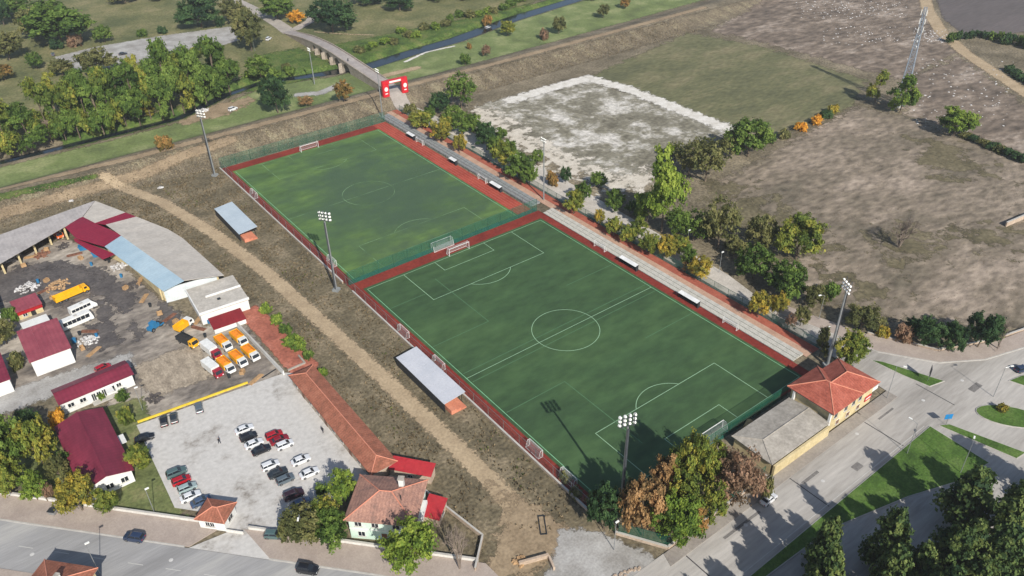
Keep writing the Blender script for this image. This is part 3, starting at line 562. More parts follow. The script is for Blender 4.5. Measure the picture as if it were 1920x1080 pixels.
def slim(label, x, y, H, rows=1, z=.05, arm=0.0, rz=0.0, name='lamp_post', cat='lamp post', head='box', grp=None):
    t = thing(name, label, cat, (x, y, z), rz, grp)
    ob('pole', MB().tube((0, 0, 0), (0, 0, H), .13 if H > 12 else .085, .07 if H > 12 else .05, 7), M_steel, t)
    if arm: ob('arm', MB().tube((0, 0, H), (arm, 0, H+.35), .05, .04, 6), M_steel, t)
    ob('lamp_head', MB().box(arm-.1, arm+.7, -.16, .16, H+.28 if arm else H, H+.46 if arm else H+.2), M_lamp, t)
    return t
def rack(label, x, y, H):
    t = thing('floodlight_mast', label, 'floodlight', (x, y, float(hq(x, y))), R(-90), 'floodlight masts round the pitches')
    ob('mast', MB().tube((0, 0, 0), (0, 0, H), .27, .17, 7), M_steel, t); ob('lamp_rack', MB().box(-1.3, 1.3, -.05, .05, H-.2, H-.1).box(-1.3, 1.3, -.05, .05, H+.7, H+.8), M_dsteel, t)
    lm = MB().tube((0, .05, 0), (0, -.3, -.15), .18, .3, 8).mesh('lamp')
    for r in range(2):
        for c in range(4): link('lamp', lm, M_lamp, t, (-1.1+c*.73, -.08, H+r*.9))
rack('slim floodlight mast behind the terrace where the two pitches meet', 42.2, 61.2, 22)
rack('slim floodlight mast at the foot of the embankment near the red arch', 36.4, 162.5, 20)
rack('slim floodlight mast on the riverside lawn beside the stone bridge', *GT(590, 158)[:2], 16)
for px, py, H, arm, rz, lb_ in [(188, 1078, 9, 0, 0, 'tall lamp post on the pavement across the street from the yellow tree'), (575, 1022, 9, 1.2, R(-120), 'lamp post behind the white wall leaning over the street'), (290, 962, 7, 0, 0, 'dark pole standing on the lawn beside the row of parked cars'),
        (1151, 1032, 8, 0, 0, 'lamp post on the bare earth below the corner trees'), (1700, 852, 9, 1.4, R(90), 'lamp post on the edge of the shaded grass verge'), (1800, 888, 9, 1.2, R(20), 'lamp post inside the grass verge near the pines'),
        (1662, 748, 10, 1.4, R(-60), 'lamp post on the pavement in front of the clubhouse'), (1541, 662, 8, 0, 0, 'lamp post beside the dark tree behind the clubhouse'), (1862, 745, 9, 1.2, R(-30), 'lamp post at the tip of the small right hand island'), (1535, 600, 8, 1.2, R(160), 'lamp post at the kerb of the promenade beside an olive tree'), (478, 96, 8, 0, 0, 'lamp post beside the far plaza next to the large dark tree'),
        (1287, 470, 7, 0, 0, 'lamp post among the yellow trees of the promenade'), (1348, 512, 7, 0, 0, 'lamp post between two promenade trees near the dry field'), (268, 770, 7, 0, 0, 'dark pole on the lane behind the burgundy hall')]:
    p = GT(px, py); slim(lb_, p.x, p.y, H, 1, p.z+.08, arm, rz)
t = thing('road_sign', 'large blue road sign on a post at the tip of the narrow grass verge', 'road sign', (44.2, -81.6, .25), R(-30)); ob('post', MB().tube((0, 0, 0), (0, 0, 3.0), .06), M_post, t); ob('sign_panel', MB().box(-.9, .9, -.04, .04, 1.7, 3.1), flat('sign_blue', S(36, 132, 196, .8), .4), t)
t = thing('road_sign', 'dark backed road sign standing on the pointed grass island', 'road sign', (55.0, -71.0, .29), R(30)); ob('post', MB().tube((0, 0, 0), (0, 0, 3.8), .06), M_post, t); ob('sign_panel', MB().box(-.95, .95, -.04, .04, 2.0, 4.4), flat('sign_back', S(44, 50, 66, .8), .5), t)
# ================================================================ buildings
M_burg = mat('burgundy_sheet', (S(118, 44, 62, .72), S(148, 58, 78, .72)), scale=.3, fine=1.5, fineamt=.1, rough=.5, nrough=.72, stretch=(.25, R(90)), extra=stripes(1.0, .06, 0))
M_burg2 = mat('burgundy_sheet_worn', (S(146, 70, 82, .74), S(166, 86, 96, .74)), scale=.25, fine=1.5, fineamt=.1, rough=.55, extra=stripes(1.0, .05, 0))
M_redsh = mat('red_sheet', (S(136, 32, 58, .74), S(150, 40, 64, .74)), scale=.3, fine=1.5, fineamt=.1, rough=.5, nrough=.72, extra=stripes(1.1, .06, 1))
M_beige = mat('beige_sheet', (S(182, 175, 166, .78), S(204, 197, 187, .78)), nrough=.74, scale=.2, fine=1.2, fineamt=.08, rough=.6, extra=stripes(1.1, .03, 1))
M_asb = mat('grey_sheet', (S(164, 159, 157, .76), S(190, 184, 181, .76)), nrough=.74, scale=.25, fine=1.2, fineamt=.08, rough=.7, extra=stripes(1.1, .03, 0))
M_lblue = mat('light_blue_sheet', (S(160, 186, 202, .76), S(182, 204, 216, .76)), scale=.1, fine=1.2, fineamt=.05, rough=.5, extra=stripes(1.1, .02, 1))
def tile(name, a, b, c): return mat(name, (a, b, c), scale=.5, fine=3.5, fineamt=.22, rough=.85, extra=stripes(.7, .08, 0), bump=.3)
M_tile = tile('clay_tile', S(158, 84, 68, .72), S(178, 98, 80, .72), S(190, 110, 92, .72))
M_tileold = tile('old_clay_tile', S(150, 118, 106, .72), S(176, 134, 118, .72), S(194, 148, 128, .72))
M_tilebrown = tile('brown_clay_tile', S(146, 96, 76, .7), S(170, 108, 86, .7), S(184, 122, 98, .7))
M_ridge = flat('ridge_tile', S(216, 142, 116, .76), .8)
M_whw = mat('white_wall', (S(222, 222, 218, .8), S(238, 238, 234, .8)), scale=.3, fine=2, fineamt=.05)
M_cream = mat('cream_wall', (S(196, 178, 134, .78), S(222, 206, 164, .78)), scale=.35, fine=2, fineamt=.12)
M_mint = mat('mint_wall', (S(196, 222, 204, .8), S(218, 236, 222, .8)), scale=.3, fine=2, fineamt=.06)
M_croof = mat('concrete_roof', (S(152, 146, 136, .78), S(188, 181, 170, .78)), nrough=.76, scale=.3, fine=1.5, fineamt=.16)
M_proof = mat('pale_concrete_roof', (S(176, 170, 160, .8), S(206, 200, 190, .8)), nrough=.74, scale=.25, fine=1.5, fineamt=.12)
M_frame = flat('window_frame', S(232, 232, 228, .8), .5)
gl = bpy.data.materials.new('window_glass'); gl.use_nodes = True; q = gl.node_tree.nodes['Principled BSDF']; q.inputs['Base Color'].default_value = S(40, 46, 54, .7); q.inputs['Roughness'].default_value = .08
M_glass = gl
M_door = flat('brown_door', S(120, 84, 62, .8), .6); M_inside = flat('dark_interior', S(44, 42, 42, .8), .9)
def window(t, face, u, z, w_, h, dims, mt=None):
    """window > pane, mullion on a wall face ('s','n','w','e') of a box of size dims"""
    lx, ly = dims; d = .06
    P = {'s': lambda a, b: (a, -ly/2-b), 'n': lambda a, b: (a, ly/2+b), 'w': lambda a, b: (-lx/2-b, a), 'e': lambda a, b: (lx/2+b, a)}[face]
    def bx(u0, u1, z0, z1, b0, b1):
        a = P(u0, b0); b = P(u1, b1); m_ = MB(); m_.box(min(a[0], b[0]), max(a[0], b[0]), min(a[1], b[1]), max(a[1], b[1]), z0, z1); return m_
    f = ob('window', bx(u-w_/2-.1, u+w_/2+.1, z-.1, z+h+.1, .004, d), M_frame, t)
    ob('pane', bx(u-w_/2, u-.05, z, z+h, d-.02, d+.03), mt or M_glass, f); ob('pane', bx(u+.05, u+w_/2, z, z+h, d-.02, d+.03), mt or M_glass, f)
    ob('sill', bx(u-w_/2-.2, u+w_/2+.2, z-.2, z-.1, .004, .2), M_kerb, f)
def door(t, face, u, w_, h, dims, mt):
    lx, ly = dims
    if face in 'sn':
        s = -1 if face == 's' else 1; y0, y1 = sorted((s*(ly/2+.004), s*(ly/2+.07))); d = ob('door', MB().box(u-w_/2, u+w_/2, y0, y1, 0, h), mt, t)
        y0, y1 = sorted((s*(ly/2+.07), s*(ly/2+.12))); ob('handle', MB().box(u+w_/2-.2, u+w_/2-.1, y0, y1, 1.0, 1.12), M_steel, d)
    else:
        s = -1 if face == 'w' else 1; x0, x1 = sorted((s*(lx/2+.004), s*(lx/2+.07))); d = ob('door', MB().box(x0, x1, u-w_/2, u+w_/2, 0, h), mt, t)
def house(name, label, cat, cx, cy, lx, ly, rz, ze, zr, kind, wm, rm, ov=.5, ridge=None, z=.02, rx=None):
    """local box; ridge runs along local x; kind gable / hip / mono (mono: low at -y, high at +y)"""
    t = thing(name, label, cat, (cx, cy, z), rz); a, b = lx/2, ly/2; A, B = a+ov, b+ov; th = .14
    wb = MB()
    if kind == 'gable':
        zt = zr-.02; wb.add([(-a, -b, 0), (a, -b, 0), (a, b, 0), (-a, b, 0), (-a, -b, ze), (a, -b, ze), (a, b, ze), (-a, b, ze), (-a, 0, zt-th), (a, 0, zt-th)],
                            [(3, 2, 1, 0), (0, 1, 5, 4), (2, 3, 7, 6), (1, 2, 6, 9, 5), (3, 0, 4, 8, 7), (4, 5, 9, 8), (6, 7, 8, 9)])
        zo = ze-(zr-ze)*ov/b
        for s in (-1, 1):
            q = [(-A, s*B, zo+th), (A, s*B, zo+th), (A, s*.02, zr+th), (-A, s*.02, zr+th)]; ob('roof_slope', MB().slab(q if s < 0 else q[::-1], th), rm, t)
        ob('ridge_cap', MB().box(-A, A, -.16, .16, zr+th-.02, zr+th+.07), ridge or rm, t)
    elif kind == 'hip':
        wb.box(-a, a, -b, b, 0, ze); k = max(A-B, .15); zt = zr
        e = [(-A, -B, ze), (A, -B, ze), (A, B, ze), (-A, B, ze)]; r0, r1 = ((-k, 0, zt), (k, 0, zt)) if rx is None else ((rx[0], 0, zt), (rx[1], 0, zt))
        for q in ([e[0], e[1], r1, r0], [e[2], e[3], r0, r1], [e[1], e[2], r1], [e[3], e[0], r0]): ob('roof_slope', MB().slab([(p[0], p[1], p[2]+.16) for p in q], .15), rm, t)
        ob('eaves', MB().box(-A+.05, A-.05, -B+.05, B-.05, ze-.12, ze-.005), M_kerb, t)
        c = MB()
        for p, q in ((r0, r1), (e[0], r0), (e[3], r0), (e[1], r1), (e[2], r1)): c.tube((p[0], p[1], p[2]+.17), (q[0], q[1], q[2]+.17), .13, .13, 5)
        ob('ridge_cap', c, ridge or rm, t)
    else:
        wb.add([(-a, -b, 0), (a, -b, 0), (a, b, 0), (-a, b, 0), (-a, -b, ze), (a, -b, ze), (a, b, zr), (-a, b, zr)], [(3, 2, 1, 0), (4, 5, 6, 7), (0, 1, 5, 4), (1, 2, 6, 5), (2, 3, 7, 6), (3, 0, 4, 7)])
        s = (zr-ze)/ly; n = max(2, round(2*A/3.2))
        for k in range(n):
            x0, x1 = -A+2*A*k/n, -A+2*A*(k+1)/n-.02
            ob('roof_sheet', MB().slab([(x0, -B, ze-s*ov+th+.01), (x1, -B, ze-s*ov+th+.01), (x1, B, zr+s*ov+th+.01), (x0, B, zr+s*ov+th+.01)], th), rm, t)
    ob('wall', wb, wm, t); return t
# burgundy roofed hall (gable, ridge along world Y)
t = house('hall', 'large gabled hall with a plain burgundy roof beside the garden lawn', 'building', -112.6, 28.8, 24.0, 9.6, R(90), 3.6, 5.0, 'gable', M_whw, M_burg, .5); dm = (24.0, 9.6)
for u in (-3, 0, 3): window(t, 'w', u, 1.2, 1.4, 1.2, dm)
for u in (-8, -4, 4, 8): window(t, 's', u, 1.2, 1.5, 1.2, dm)
door(t, 's', 0, 1.4, 2.2, dm, M_door); ob('porch_roof', MB().box(-1.6, 1.6, -6.6, -4.9, 2.5, 2.62), M_whw, t)
# long white building
t = house('workshop', 'long white building with a narrow burgundy roof beside the yard lane', 'building', -106.8, 52.4, 16.6, 6.2, R(2), 3.6, 4.6, 'gable', M_whw, M_burg, .45); dm = (16.6, 6.2)
for u in (-6.3, -3.6): window(t, 's', u, 1.5, 1.3, 1.0, dm)
for u in (-1.2, 0.0, 1.2): window(t, 's', u, .5, .8, 2.0, dm)
for u in (3.2, 4.8): window(t, 's', u, 1.6, 1.0, .9, dm)
window(t, 'e', 0, 1.4, 1.4, 1.1, dm); ob('entrance_step', MB().box(-2.0, 3.4, -4.6, -3.12, 0, .3), M_kerb, t); ob('canopy_slab', MB().box(1.6, 3.2, -5.4, -3.12, 2.5, 2.64), M_whw, t)
# white hall with one slope
t = house('storehouse', 'white storehouse with one wide faded burgundy roof and a blank front wall', 'building', -112.6, 75.8, 9.2, 14.4, 0, 4.8, 5.6, 'mono', M_whw, M_burg2, .35); dm = (9.2, 14.4)
door(t, 'e', 2.5, 2.2, 2.6, dm, M_door); window(t, 'e', -3, 1.6, 1.4, 1.1, dm)
t = house('small_shed', 'small shed with a faded burgundy roof and a red front beside the scrap heap', 'shed', -112.8, 101.3, 6.2, 5.6, R(4), 2.7, 3.2, 'mono', M_cream, M_burg2, .3); dm = (6.2, 5.6)
ob('red_front', MB().box(-3.2, 3.2, -3.2, -2.83, 1.7, 2.5), flat('red_board', S(176, 30, 36, .8), .5), t); door(t, 's', .6, 1.2, 1.6, dm, M_inside); window(t, 's', -1.5, .7, 1, .9, dm)
t = house('container_hut', 'white flat roofed hut between the small shed and the storehouse', 'hut', -112.6, 88.4, 6.4, 6.6, R(3), 2.7, 2.8, 'mono', M_whw, M_whw, .15); dm = (6.4, 6.6)
door(t, 'e', 0, 1, 2, dm, M_door); window(t, 's', 0, 1.1, 1.2, .9, dm)
t = house('store_building', 'white store with a burgundy roof cut by the picture edge behind bushes', 'building', -127.6, 71.5, 9.5, 11, 0, 4.0, 5.0, 'mono', M_whw, M_burg, .35); dm = (9.5, 11)
window(t, 's', 0, 1.4, 1.4, 1.1, dm); window(t, 'e', 2, 1.4, 1.4, 1.1, dm)
t = house('store_building', 'white store behind the tall bush beside the small red fronted shed', 'building', -123.5, 106, 8, 9, 0, 3.4, 4.0, 'mono', M_whw, M_asb, .3); window(t, 'e', 0, 1.4, 1.4, 1.1, (8, 9))
# gatehouse
t = house('gatehouse', 'small white gatehouse with a hipped brown tile roof at the car park entrance', 'building', -97.4, -5.0, 5.6, 4.6, R(-47.5), 2.9, 4.0, 'hip', M_whw, M_tilebrown, .5, M_ridge); dm = (5.6, 4.6)
for u in (-.9, .1): window(t, 's', u, 1.1, .8, 1.0, dm)
window(t, 'e', 0, 1.0, 1.5, 1.0, dm); door(t, 'n', 0, .9, 2, dm, M_door); ob('forecourt_wall', MB().box(2.9, 6.6, -2.5, -2.3, 0, .8), M_white_w, t)
# mint house
t = house('house', 'two storey mint green house with a big weathered tile roof and a chimney', 'house', -69.6, -26.4, 13.0, 10.6, R(-44), 5.8, 8.3, 'hip', M_mint, M_tileold, .7, M_ridge); dm = (13.0, 10.6)
for u in (-4.6, -1.2, 3.0): window(t, 's', u, 3.9, 1.3, 1.2, dm)
for u in (-4.2, 3.0): window(t, 's', u, 1.0, 1.3, 1.2, dm)
ob('floor_band', MB().box(-6.56, 6.56, -5.36, 5.36, 2.85, 3.05), M_whw, t)
for u in (-2.5, 2): window(t, 'e', u, 3.8, 1.2, 1.2, dm); window(t, 'w', u, 3.8, 1.2, 1.2, dm)
door(t, 's', .4, 1.1, 2.1, dm, M_door)
c = ob('chimney', MB().box(2.1, 3.1, 2.2, 3.1, 6.4, 9.4), M_whw, t); ob('chimney_cap', MB().box(1.95, 3.25, 2.05, 3.25, 9.4, 9.6), M_croof, c)
c = ob('vent_pipe', MB().tube((3.4, -1.2, 7.2), (3.4, -1.2, 9.0), .09), M_drk, t); ob('balcony', MB().box(6.52, 7.6, -2.2, 2.4, 2.9, 3.9), M_whw, t)
M_redlean = mat('red_lean_to', (S(176, 48, 56, .76), S(196, 62, 66, .76)), scale=.2, fine=1.5, fineamt=.08, rough=.5)
t = house('lean_to', 'narrow red roofed lean to behind the chimney of the mint house', 'shed', -59.6, -19.2, 9.2, 2.8, R(-52), 2.5, 3.1, 'mono', M_wallp, M_redlean, .25); window(t, 's', 0, .9, 1.0, .8, (9.2, 2.8))
t = house('lean_to', 'red roofed porch at the garden end of the mint house', 'shed', -61.8, -31.4, 5.4, 3.4, R(40), 2.4, 2.9, 'mono', M_wallp, M_redlean, .25); window(t, 's', 0, .9, 1.0, .8, (5.4, 3.4))
# long tiled building beside the car park
t = house('row_building', 'long low building with an orange tile roof along the car park', 'building', -64.6, 4.6, 40.5, 5.6, R(90), 2.9, 4.1, 'hip', M_wallp, M_tilebrown, .5, M_ridge); dm = (40.5, 5.6)
for u in range(-18, 19, 4):
    (window(t, 'n', u, 1.0, 1.3, 1.1, dm) if (u//4) % 3 else door(t, 'n', u, 1.4, 2.1, dm, M_door))
o = ob('end_slab', MB().box(-24.4, -20.9, -3.2, 3.2, 0, .5), M_croof, t)
# clubhouse: hipped main roof and a taller hipped corner
t = house('clubhouse', 'cream clubhouse with a red hipped tile roof at the road junction', 'building', 29.4, -61.6, 16.4, 9.6, 0, 6.2, 8.6, 'hip', M_cream, M_tile, .8, M_ridge); dm = (16.4, 9.6)
for u in (-6.4, -2.6, .4, 3.0): window(t, 's', u, 3.6, 1.1, 1.3, dm)
for u in (-5, -1, 3): window(t, 's', u, .9, 1.1, 1.2, dm, M_door)
ob('corner_wall', MB().box(-8.22, 1.6, 4.82, 6.0, 0, 6.1), M_cream, t); ob('corner_eaves', MB().box(-9.0, 2.4, -5.5, 6.7, 6.212, 6.32), M_kerb, t)
e = [(-9.05, -5.65, 6.46), (2.5, -5.65, 6.46), (2.5, 6.8, 6.46), (-9.05, 6.8, 6.46)]; r0, r1 = (-3.3, .1, 9.05), (-3.3, 1.0, 9.05); cp = MB()
for q in ([e[0], e[1], r0], [e[1], e[2], r1, r0], [e[2], e[3], r1], [e[3], e[0], r0, r1]): ob('roof_slope', MB().slab([(p[0], p[1], p[2]+.02) for p in q], .12), M_tile, t)
for p, q in ((r0, r1), (e[0], r0), (e[1], r0), (e[2], r1), (e[3], r1)): cp.tube((p[0], p[1], p[2]+.03), (q[0], q[1], q[2]+.03), .13, .13, 5)
ob('ridge_cap', cp, M_ridge, t); bl = ob('balcony', MB().box(8.22, 10.6, -4.6, -1.0, 3.0, 3.2).box(10.4, 10.6, -4.6, -1.0, 3.2, 4.1).box(8.22, 10.6, -4.75, -4.6, 3.0, 4.1), M_whw, t)
bn = ob('banner', MB().box(5.4, 7.9, -4.98, -4.9, 1.6, 3.0), flat('banner_red', S(206, 48, 52, .8), .6), t)
ob('banner_stripe', MB().box(5.7, 7.6, -5.0, -4.983, 2.1, 2.5), M_whw, bn)
for y in (4.9, -4.7): ob('stair_pillar', MB().box(-8.95, -8.4, y-.25, y+.25, 0, 6.1), M_whw, t)
# low grey roofed changing rooms
t = house('changing_rooms', 'low cream building with a pale concrete hipped roof below the near pitch', 'building', 10.4, -61.2, 19.0, 9.8, 0, 3.3, 4.1, 'hip', M_cream, M_croof, .55, M_croof, .02, (-6.4, 9.9)); dm = (19.0, 9.8)
for u in (-7, -4, -1, 2, 5, 8): window(t, 's', u, 1.9, 1.2, .7, dm)
for u in (-6, -2, 2, 6): window(t, 'n', u, 1.4, 1.2, .9, dm)
ob('street_parapet', MB().box(-9.6, 9.8, -6.0, -5.5, 0, 3.0), M_cream, t)
# bottom left house across the street
cx, cy = -127.3-.3, -6.3
t = house('house', 'house with a brown tile roof across the street at the picture edge', 'house', cx, cy, 10, 9.4, R(-47.5), 5.2, 7.2, 'hip', M_cream, M_tilebrown, .6, M_ridge); dm = (10, 9.4)
for u in (-2.5, 2.5): window(t, 'n', u, 3.2, 1.2, 1.2, dm); window(t, 'e', u, 3.2, 1.2, 1.2, dm)
c = ob('chimney', MB().box(.9, 1.6, .4, 1.1, 6.2, 8.3), M_whw, t); ob('chimney_cap', MB().box(.8, 1.7, .3, 1.2, 8.3, 8.45), M_croof, c); c = ob('chimney', MB().box(3.6, 4.4, -1.4, -.6, 5.6, 7.2), M_tileold, t)
c = DS(K0, 2, 14.3); d = DS(K0, -40, 14.3); wall('low dark wall across the street beside the tiled house', [d, c], 1.0, .3, M_wallp, M_kerb)
# ---------------------------------------------------------------- the long depot shed with its patchwork roof
t = thing('depot_shed', 'long depot shed with patchwork grey, red, beige and blue roofing', 'shed', (-82, 128, 0)); O = Vector((-82, 128, 0))
def V3(px, py, z): return G(px, py, z)-O
def panel(name, mt, pts, th=.16):
    q = [V3(*p) for p in pts]
    if sum(q[i].x*q[(i+1) % len(q)].y-q[(i+1) % len(q)].x*q[i].y for i in range(len(q))) < 0: q = q[::-1]
    return ob(name, MB().slab(q, th), mt, t)
def loc(p): return (p[0]-O.x, p[1]-O.y)
e0 = G(0, 490, 4.6); e1 = G(116, 420, 4.6); b0 = G(0, 440, 5.6); b1 = G(178, 376, 5.6)
ext = lambda a, b, s: a+(b-a)*s
f_far = ext(e1, e0, 1.9); b_far = ext(b1, b0, 1.55)
n = 11
for k in range(n):                                                    # north wing, sheet by sheet
    s0, s1 = k/n, (k+1)/n-.0006
    q = [ext(f_far, G(155, 406, 4.9), s0)-O, ext(f_far, G(155, 406, 4.9), s1)-O, ext(b_far, b1, s1)-O, ext(b_far, b1, s0)-O]; ob('roof_sheet', MB().slab(q, .14), M_asb, t)
panel('corner_roof', M_beige, [(156, 406.5, 4.9), (178.5, 376.5, 5.6), (235, 398, 5.6), (178, 418, 5.2)])
panel('red_roof', M_redsh, [(116, 420, 4.75), (155, 406.5, 4.95), (178, 418, 5.25), (228, 440, 5.1), (195, 462, 4.6), (143, 447, 4.3)])
panel('red_strip', M_redsh, [(178.5, 418, 5.27), (235.3, 398.2, 5.64), (255, 406, 5.5), (198, 421, 5.2)])
panel('red_awning', M_redsh, [(138, 446, 3.7), (190, 466, 3.7), (216, 476, 3.5), (192, 486, 3.1), (140, 452, 3.2)])
nb = 6
A0, A1, B0, B1 = V3(198.5, 421, 5.22), V3(345, 526, 6.3), V3(255.5, 406, 5.5), V3(420, 516, 4.9)
Bm = V3(331, 436, 4.9)
def along(a, b, s): return a+(b-a)*s
for k in range(nb):                                                   # beige slope of the east wing
    s0, s1 = k/nb, (k+1)/nb-.001
    rp = lambda s: along(B0, Bm, s/.42) if s < .42 else along(Bm, B1, (s-.42)/.58)
    ob('roof_sheet', MB().slab([along(A0, A1, s0), along(A0, A1, s1), rp(s1), rp(s0)], .15), M_beige, t)
C0, C1 = V3(229, 440.5, 5.35), V3(196, 462, 4.62); D0, D1 = V3(345, 526.5, 6.25), V3(306, 546, 4.9)
for k in range(5):
    s0, s1 = k/5, (k+1)/5-.001
    ob('roof_sheet', MB().slab([along(C1, D1, s0), along(C1, D1, s1), along(C0, D0, s1)+Vector((0, 0, .03)), along(C0, D0, s0)+Vector((0, 0, .03))], .15), M_lblue, t)
wl = MB(); bk = [loc(p) for p in [(b_far.x, b_far.y-.6), (b1.x-.4, b1.y-.8)]]
wl.bar((*bk[0], 0), (*bk[1], 0), .3, 5.0)
east = [(-76.6, 133), (-68.6, 107.5), (-65.6, 79), (-75, 80.5), (-80, 82), (-82.6, 107), (-86, 116), (-83.5, 128)]
for a, b in zip([bk[1]]+[loc(p) for p in east[:3]], [loc(p) for p in east[:4]]): wl.bar((*a, 0), (*b, 0), .3, 4.4)
ob('back_wall', wl, M_cream, t)
ob('yard_wall', MB().bar((*loc((-80.6, 82)), 0), (*loc((-83.0, 108)), 0), .3, 3.9).bar((*loc((-83, 108)), 0), (*loc((-86.5, 117)), 0), .3, 3.9), M_cream, t)
ob('end_wall', MB().bar((*loc((-80.6, 81)), 0), (*loc((-66, 79)), 0), .3, 4.6), mat('pale_blue_wall', (S(206, 214, 216, .78), S(224, 228, 228, .78)), scale=.3, fine=2, fineamt=.06), t)
colm = MB().box(-.28, .28, -.28, .28, 0, 4.3).mesh('column'); part = MB().box(-.12, .12, 0, 6.2, 0, 4.2).mesh('partition')
for k in range(9):
    p = ext(G(0, 505, 0)+Vector((0, 0, 0)), G(118, 447, 0), -1.3+k*.285); p2 = loc(ext(e0, e1, -1.0+k*.25)); link('column', colm, M_cream, t, (p2[0], p2[1]+.5, 0)); link('partition', part, M_wallp, t, (p2[0], p2[1]+.8, 0))
for px, py in ((118, 447), (128, 449), (306, 562)): q = loc(G(px, py, 0)); link('column', colm, M_cream, t, (q[0], q[1]+.3, 0))
# flat roofed block and the red steps beside it
t = thing('flat_roof_block', 'flat concrete roofed block at the end of the depot shed', 'building', (-69.2, 69.5, 0), R(-4)); ob('wall', MB().box(-6.6, 6.6, -6.2, 8.2, 0, 3.3), M_whw, t); ob('roof_slab', MB().box(-6.9, 6.9, -6.5, 8.5, 3.3, 3.5), M_proof, t)
ob('parapet', MB().box(-6.9, 6.9, -6.5, -6.2, 3.5, 4.1).box(-6.9, -6.6, -6.2, 8.5, 3.5, 3.8).box(-3, 6.9, 1.2, 1.5, 3.5, 4.0), M_whw, t); ob('vent_box', MB().box(-.6, .3, -2, -1.4, 3.5, 3.9), M_drk, t)
t = house('lean_to', 'dark red lean to roof below the flat concrete block beside the trucks', 'shed', -70.6, 59.6, 8.6, 4.6, R(-4), 1.5, 2.2, 'mono', M_whw, mat('dark_red_sheet', (S(130, 38, 44, .76), S(150, 50, 54, .76)), scale=.2, fine=1.5, fineamt=.08, rough=.5), .2)
# terracotta court of a ruined building
M_terra = mat('terracotta_rubble', (S(156, 94, 78, .76), S(180, 110, 90, .76), S(196, 128, 108, .76)), scale=.2, fine=1.4, fineamt=.25, feather=True)
zone('terracotta_court', GL([(437, 590), (480, 572), (528, 612), (545, 640), (598, 682), (590, 705), (548, 705), (470, 615)]), M_terra, 7.5, 1.2, 1.0)
wall('low broken wall on the terracotta court', GL([(540, 696), (572, 682), (560, 668)]), .5, .4, M_croof)
wall('pale yard wall between the trucks and the terracotta court', [(-69.2, 61), (-67.6, 29.8)], 1.3, .35, M_whw, M_kerb)
# ================================================================ bridge, arch, tower
M_stone = mat('bridge_stone', (S(158, 146, 132, .76), S(186, 174, 160, .76)), scale=.3, fine=2, fineamt=.2)
BY = np.array([181, 192, 204, 216, 228, 240, 252, 264, 276, 288, 300, 306.]); BX = np.array([53, 54, 54.4, 54.6, 54.8, 55.2, 55.8, 56.4, 57, 57.4, 57.8, 58]); BZ = np.array([3.02, 3.15, 3.4, 4.0, 4.7, 5.1, 5.0, 4.4, 3.4, 2.0, .6, .12])
bz = lambda y: np.interp(y, BY, BZ); bx_ = lambda y: np.interp(y, BY, BX)
ARC = [(224, 4.6), (234, 5.0), (244.2, 4.6), (253.6, 4.0), (262, 3.4)]
def under(y):
    for c, r in ARC:
        if abs(y-c) < r: return -2.2+math.sqrt(max(0, 1-((y-c)/r)**2))*(bz(c)+1.5)
    return -2.4
t = thing('stone_bridge', 'old humpbacked stone bridge with round arches over the river', 'bridge', (0, 0, 0)); sp = MB(); ys = np.arange(182, 306.01, .5); par = [MB(), MB()]; dk = MB()
for y0, y1 in zip(ys[:-1], ys[1:]):
    u0, u1 = (under(y0), under(y1)) if not (under(y0) <= -2.39 and under(y1) > -2.3) else (under(y0), under(y1)); h0, h1 = bz(y0)-.12, bz(y1)-.12; c0, c1 = bx_(y0), bx_(y1); W_ = 3.3
    sp.add([(c0-W_, y0, u0), (c0+W_, y0, u0), (c1+W_, y1, u1), (c1-W_, y1, u1), (c0-W_, y0, h0), (c0+W_, y0, h0), (c1+W_, y1, h1), (c1-W_, y1, h1)], [(0, 3, 2, 1), (4, 5, 6, 7), (0, 4, 7, 3), (1, 2, 6, 5)])
    dk.add([(c0-2.9, y0, h0+.1), (c0+2.9, y0, h0+.1), (c1+2.9, y1, h1+.1), (c1-2.9, y1, h1+.1)], [(0, 1, 2, 3)])
    pp = .7*float(np.interp(y0, [184, 206, 284, 300], [.22, 1, 1, .22]))
    for s, p in ((-1, par[0]), (1, par[1])):
        a, b = sorted((s*2.92, s*3.4)); p.add([(c0+a, y0, h0), (c0+b, y0, h0), (c1+b, y1, h1), (c1+a, y1, h1), (c0+a, y0, h0+pp), (c0+b, y0, h0+pp), (c1+b, y1, h1+pp), (c1+a, y1, h1+pp)], [(4, 5, 6, 7), (0, 4, 7, 3), (1, 2, 6, 5)])
ob('arched_span', sp, M_stone, t); ob('deck', dk, mat('bridge_paving', (S(160, 152, 148, .76), S(184, 176, 170, .76)), scale=.3, fine=2, fineamt=.12), t)
for p in par: ob('parapet', p, M_stone, t)
for c, r in zip([228.9, 239.3, 249.2, 257.9], [1, 1, 1, 1]): ob('cutwater', MB().prism([(bx_(c)-3.25, c-.7), (bx_(c)-4.9, c), (bx_(c)-3.25, c+.7)], -2.4, bz(c)-1.6), M_stone, t)
M_rdp = mat('approach_paving', (S(168, 160, 150, .76), S(192, 184, 174, .76)), scale=.2, fine=2, fineamt=.12, feather=True, fstr=.2)
trail('bridge_approach', [(48.5, 158), (49.5, 168), (52.6, 179), (53, 183)], 7.5, M_rdp, 8, 1.5)
trail('far_road', [(57.9, 304), (59.5, 320), (61, 350), (60, 400), (58, 470)], 8, M_rdp, 8, 1.5)
trail('far_side_road', [tuple(GT(*p)[:2]) for p in [(555, 55), (582, 40), (592, 20)]], 6, M_rdp, 9, 1.5)
trail('near_side_road', [tuple(GT(*p)[:2]) for p in [(690, 150), (740, 138), (780, 128)]], 5, M_dirt, 6, 2)
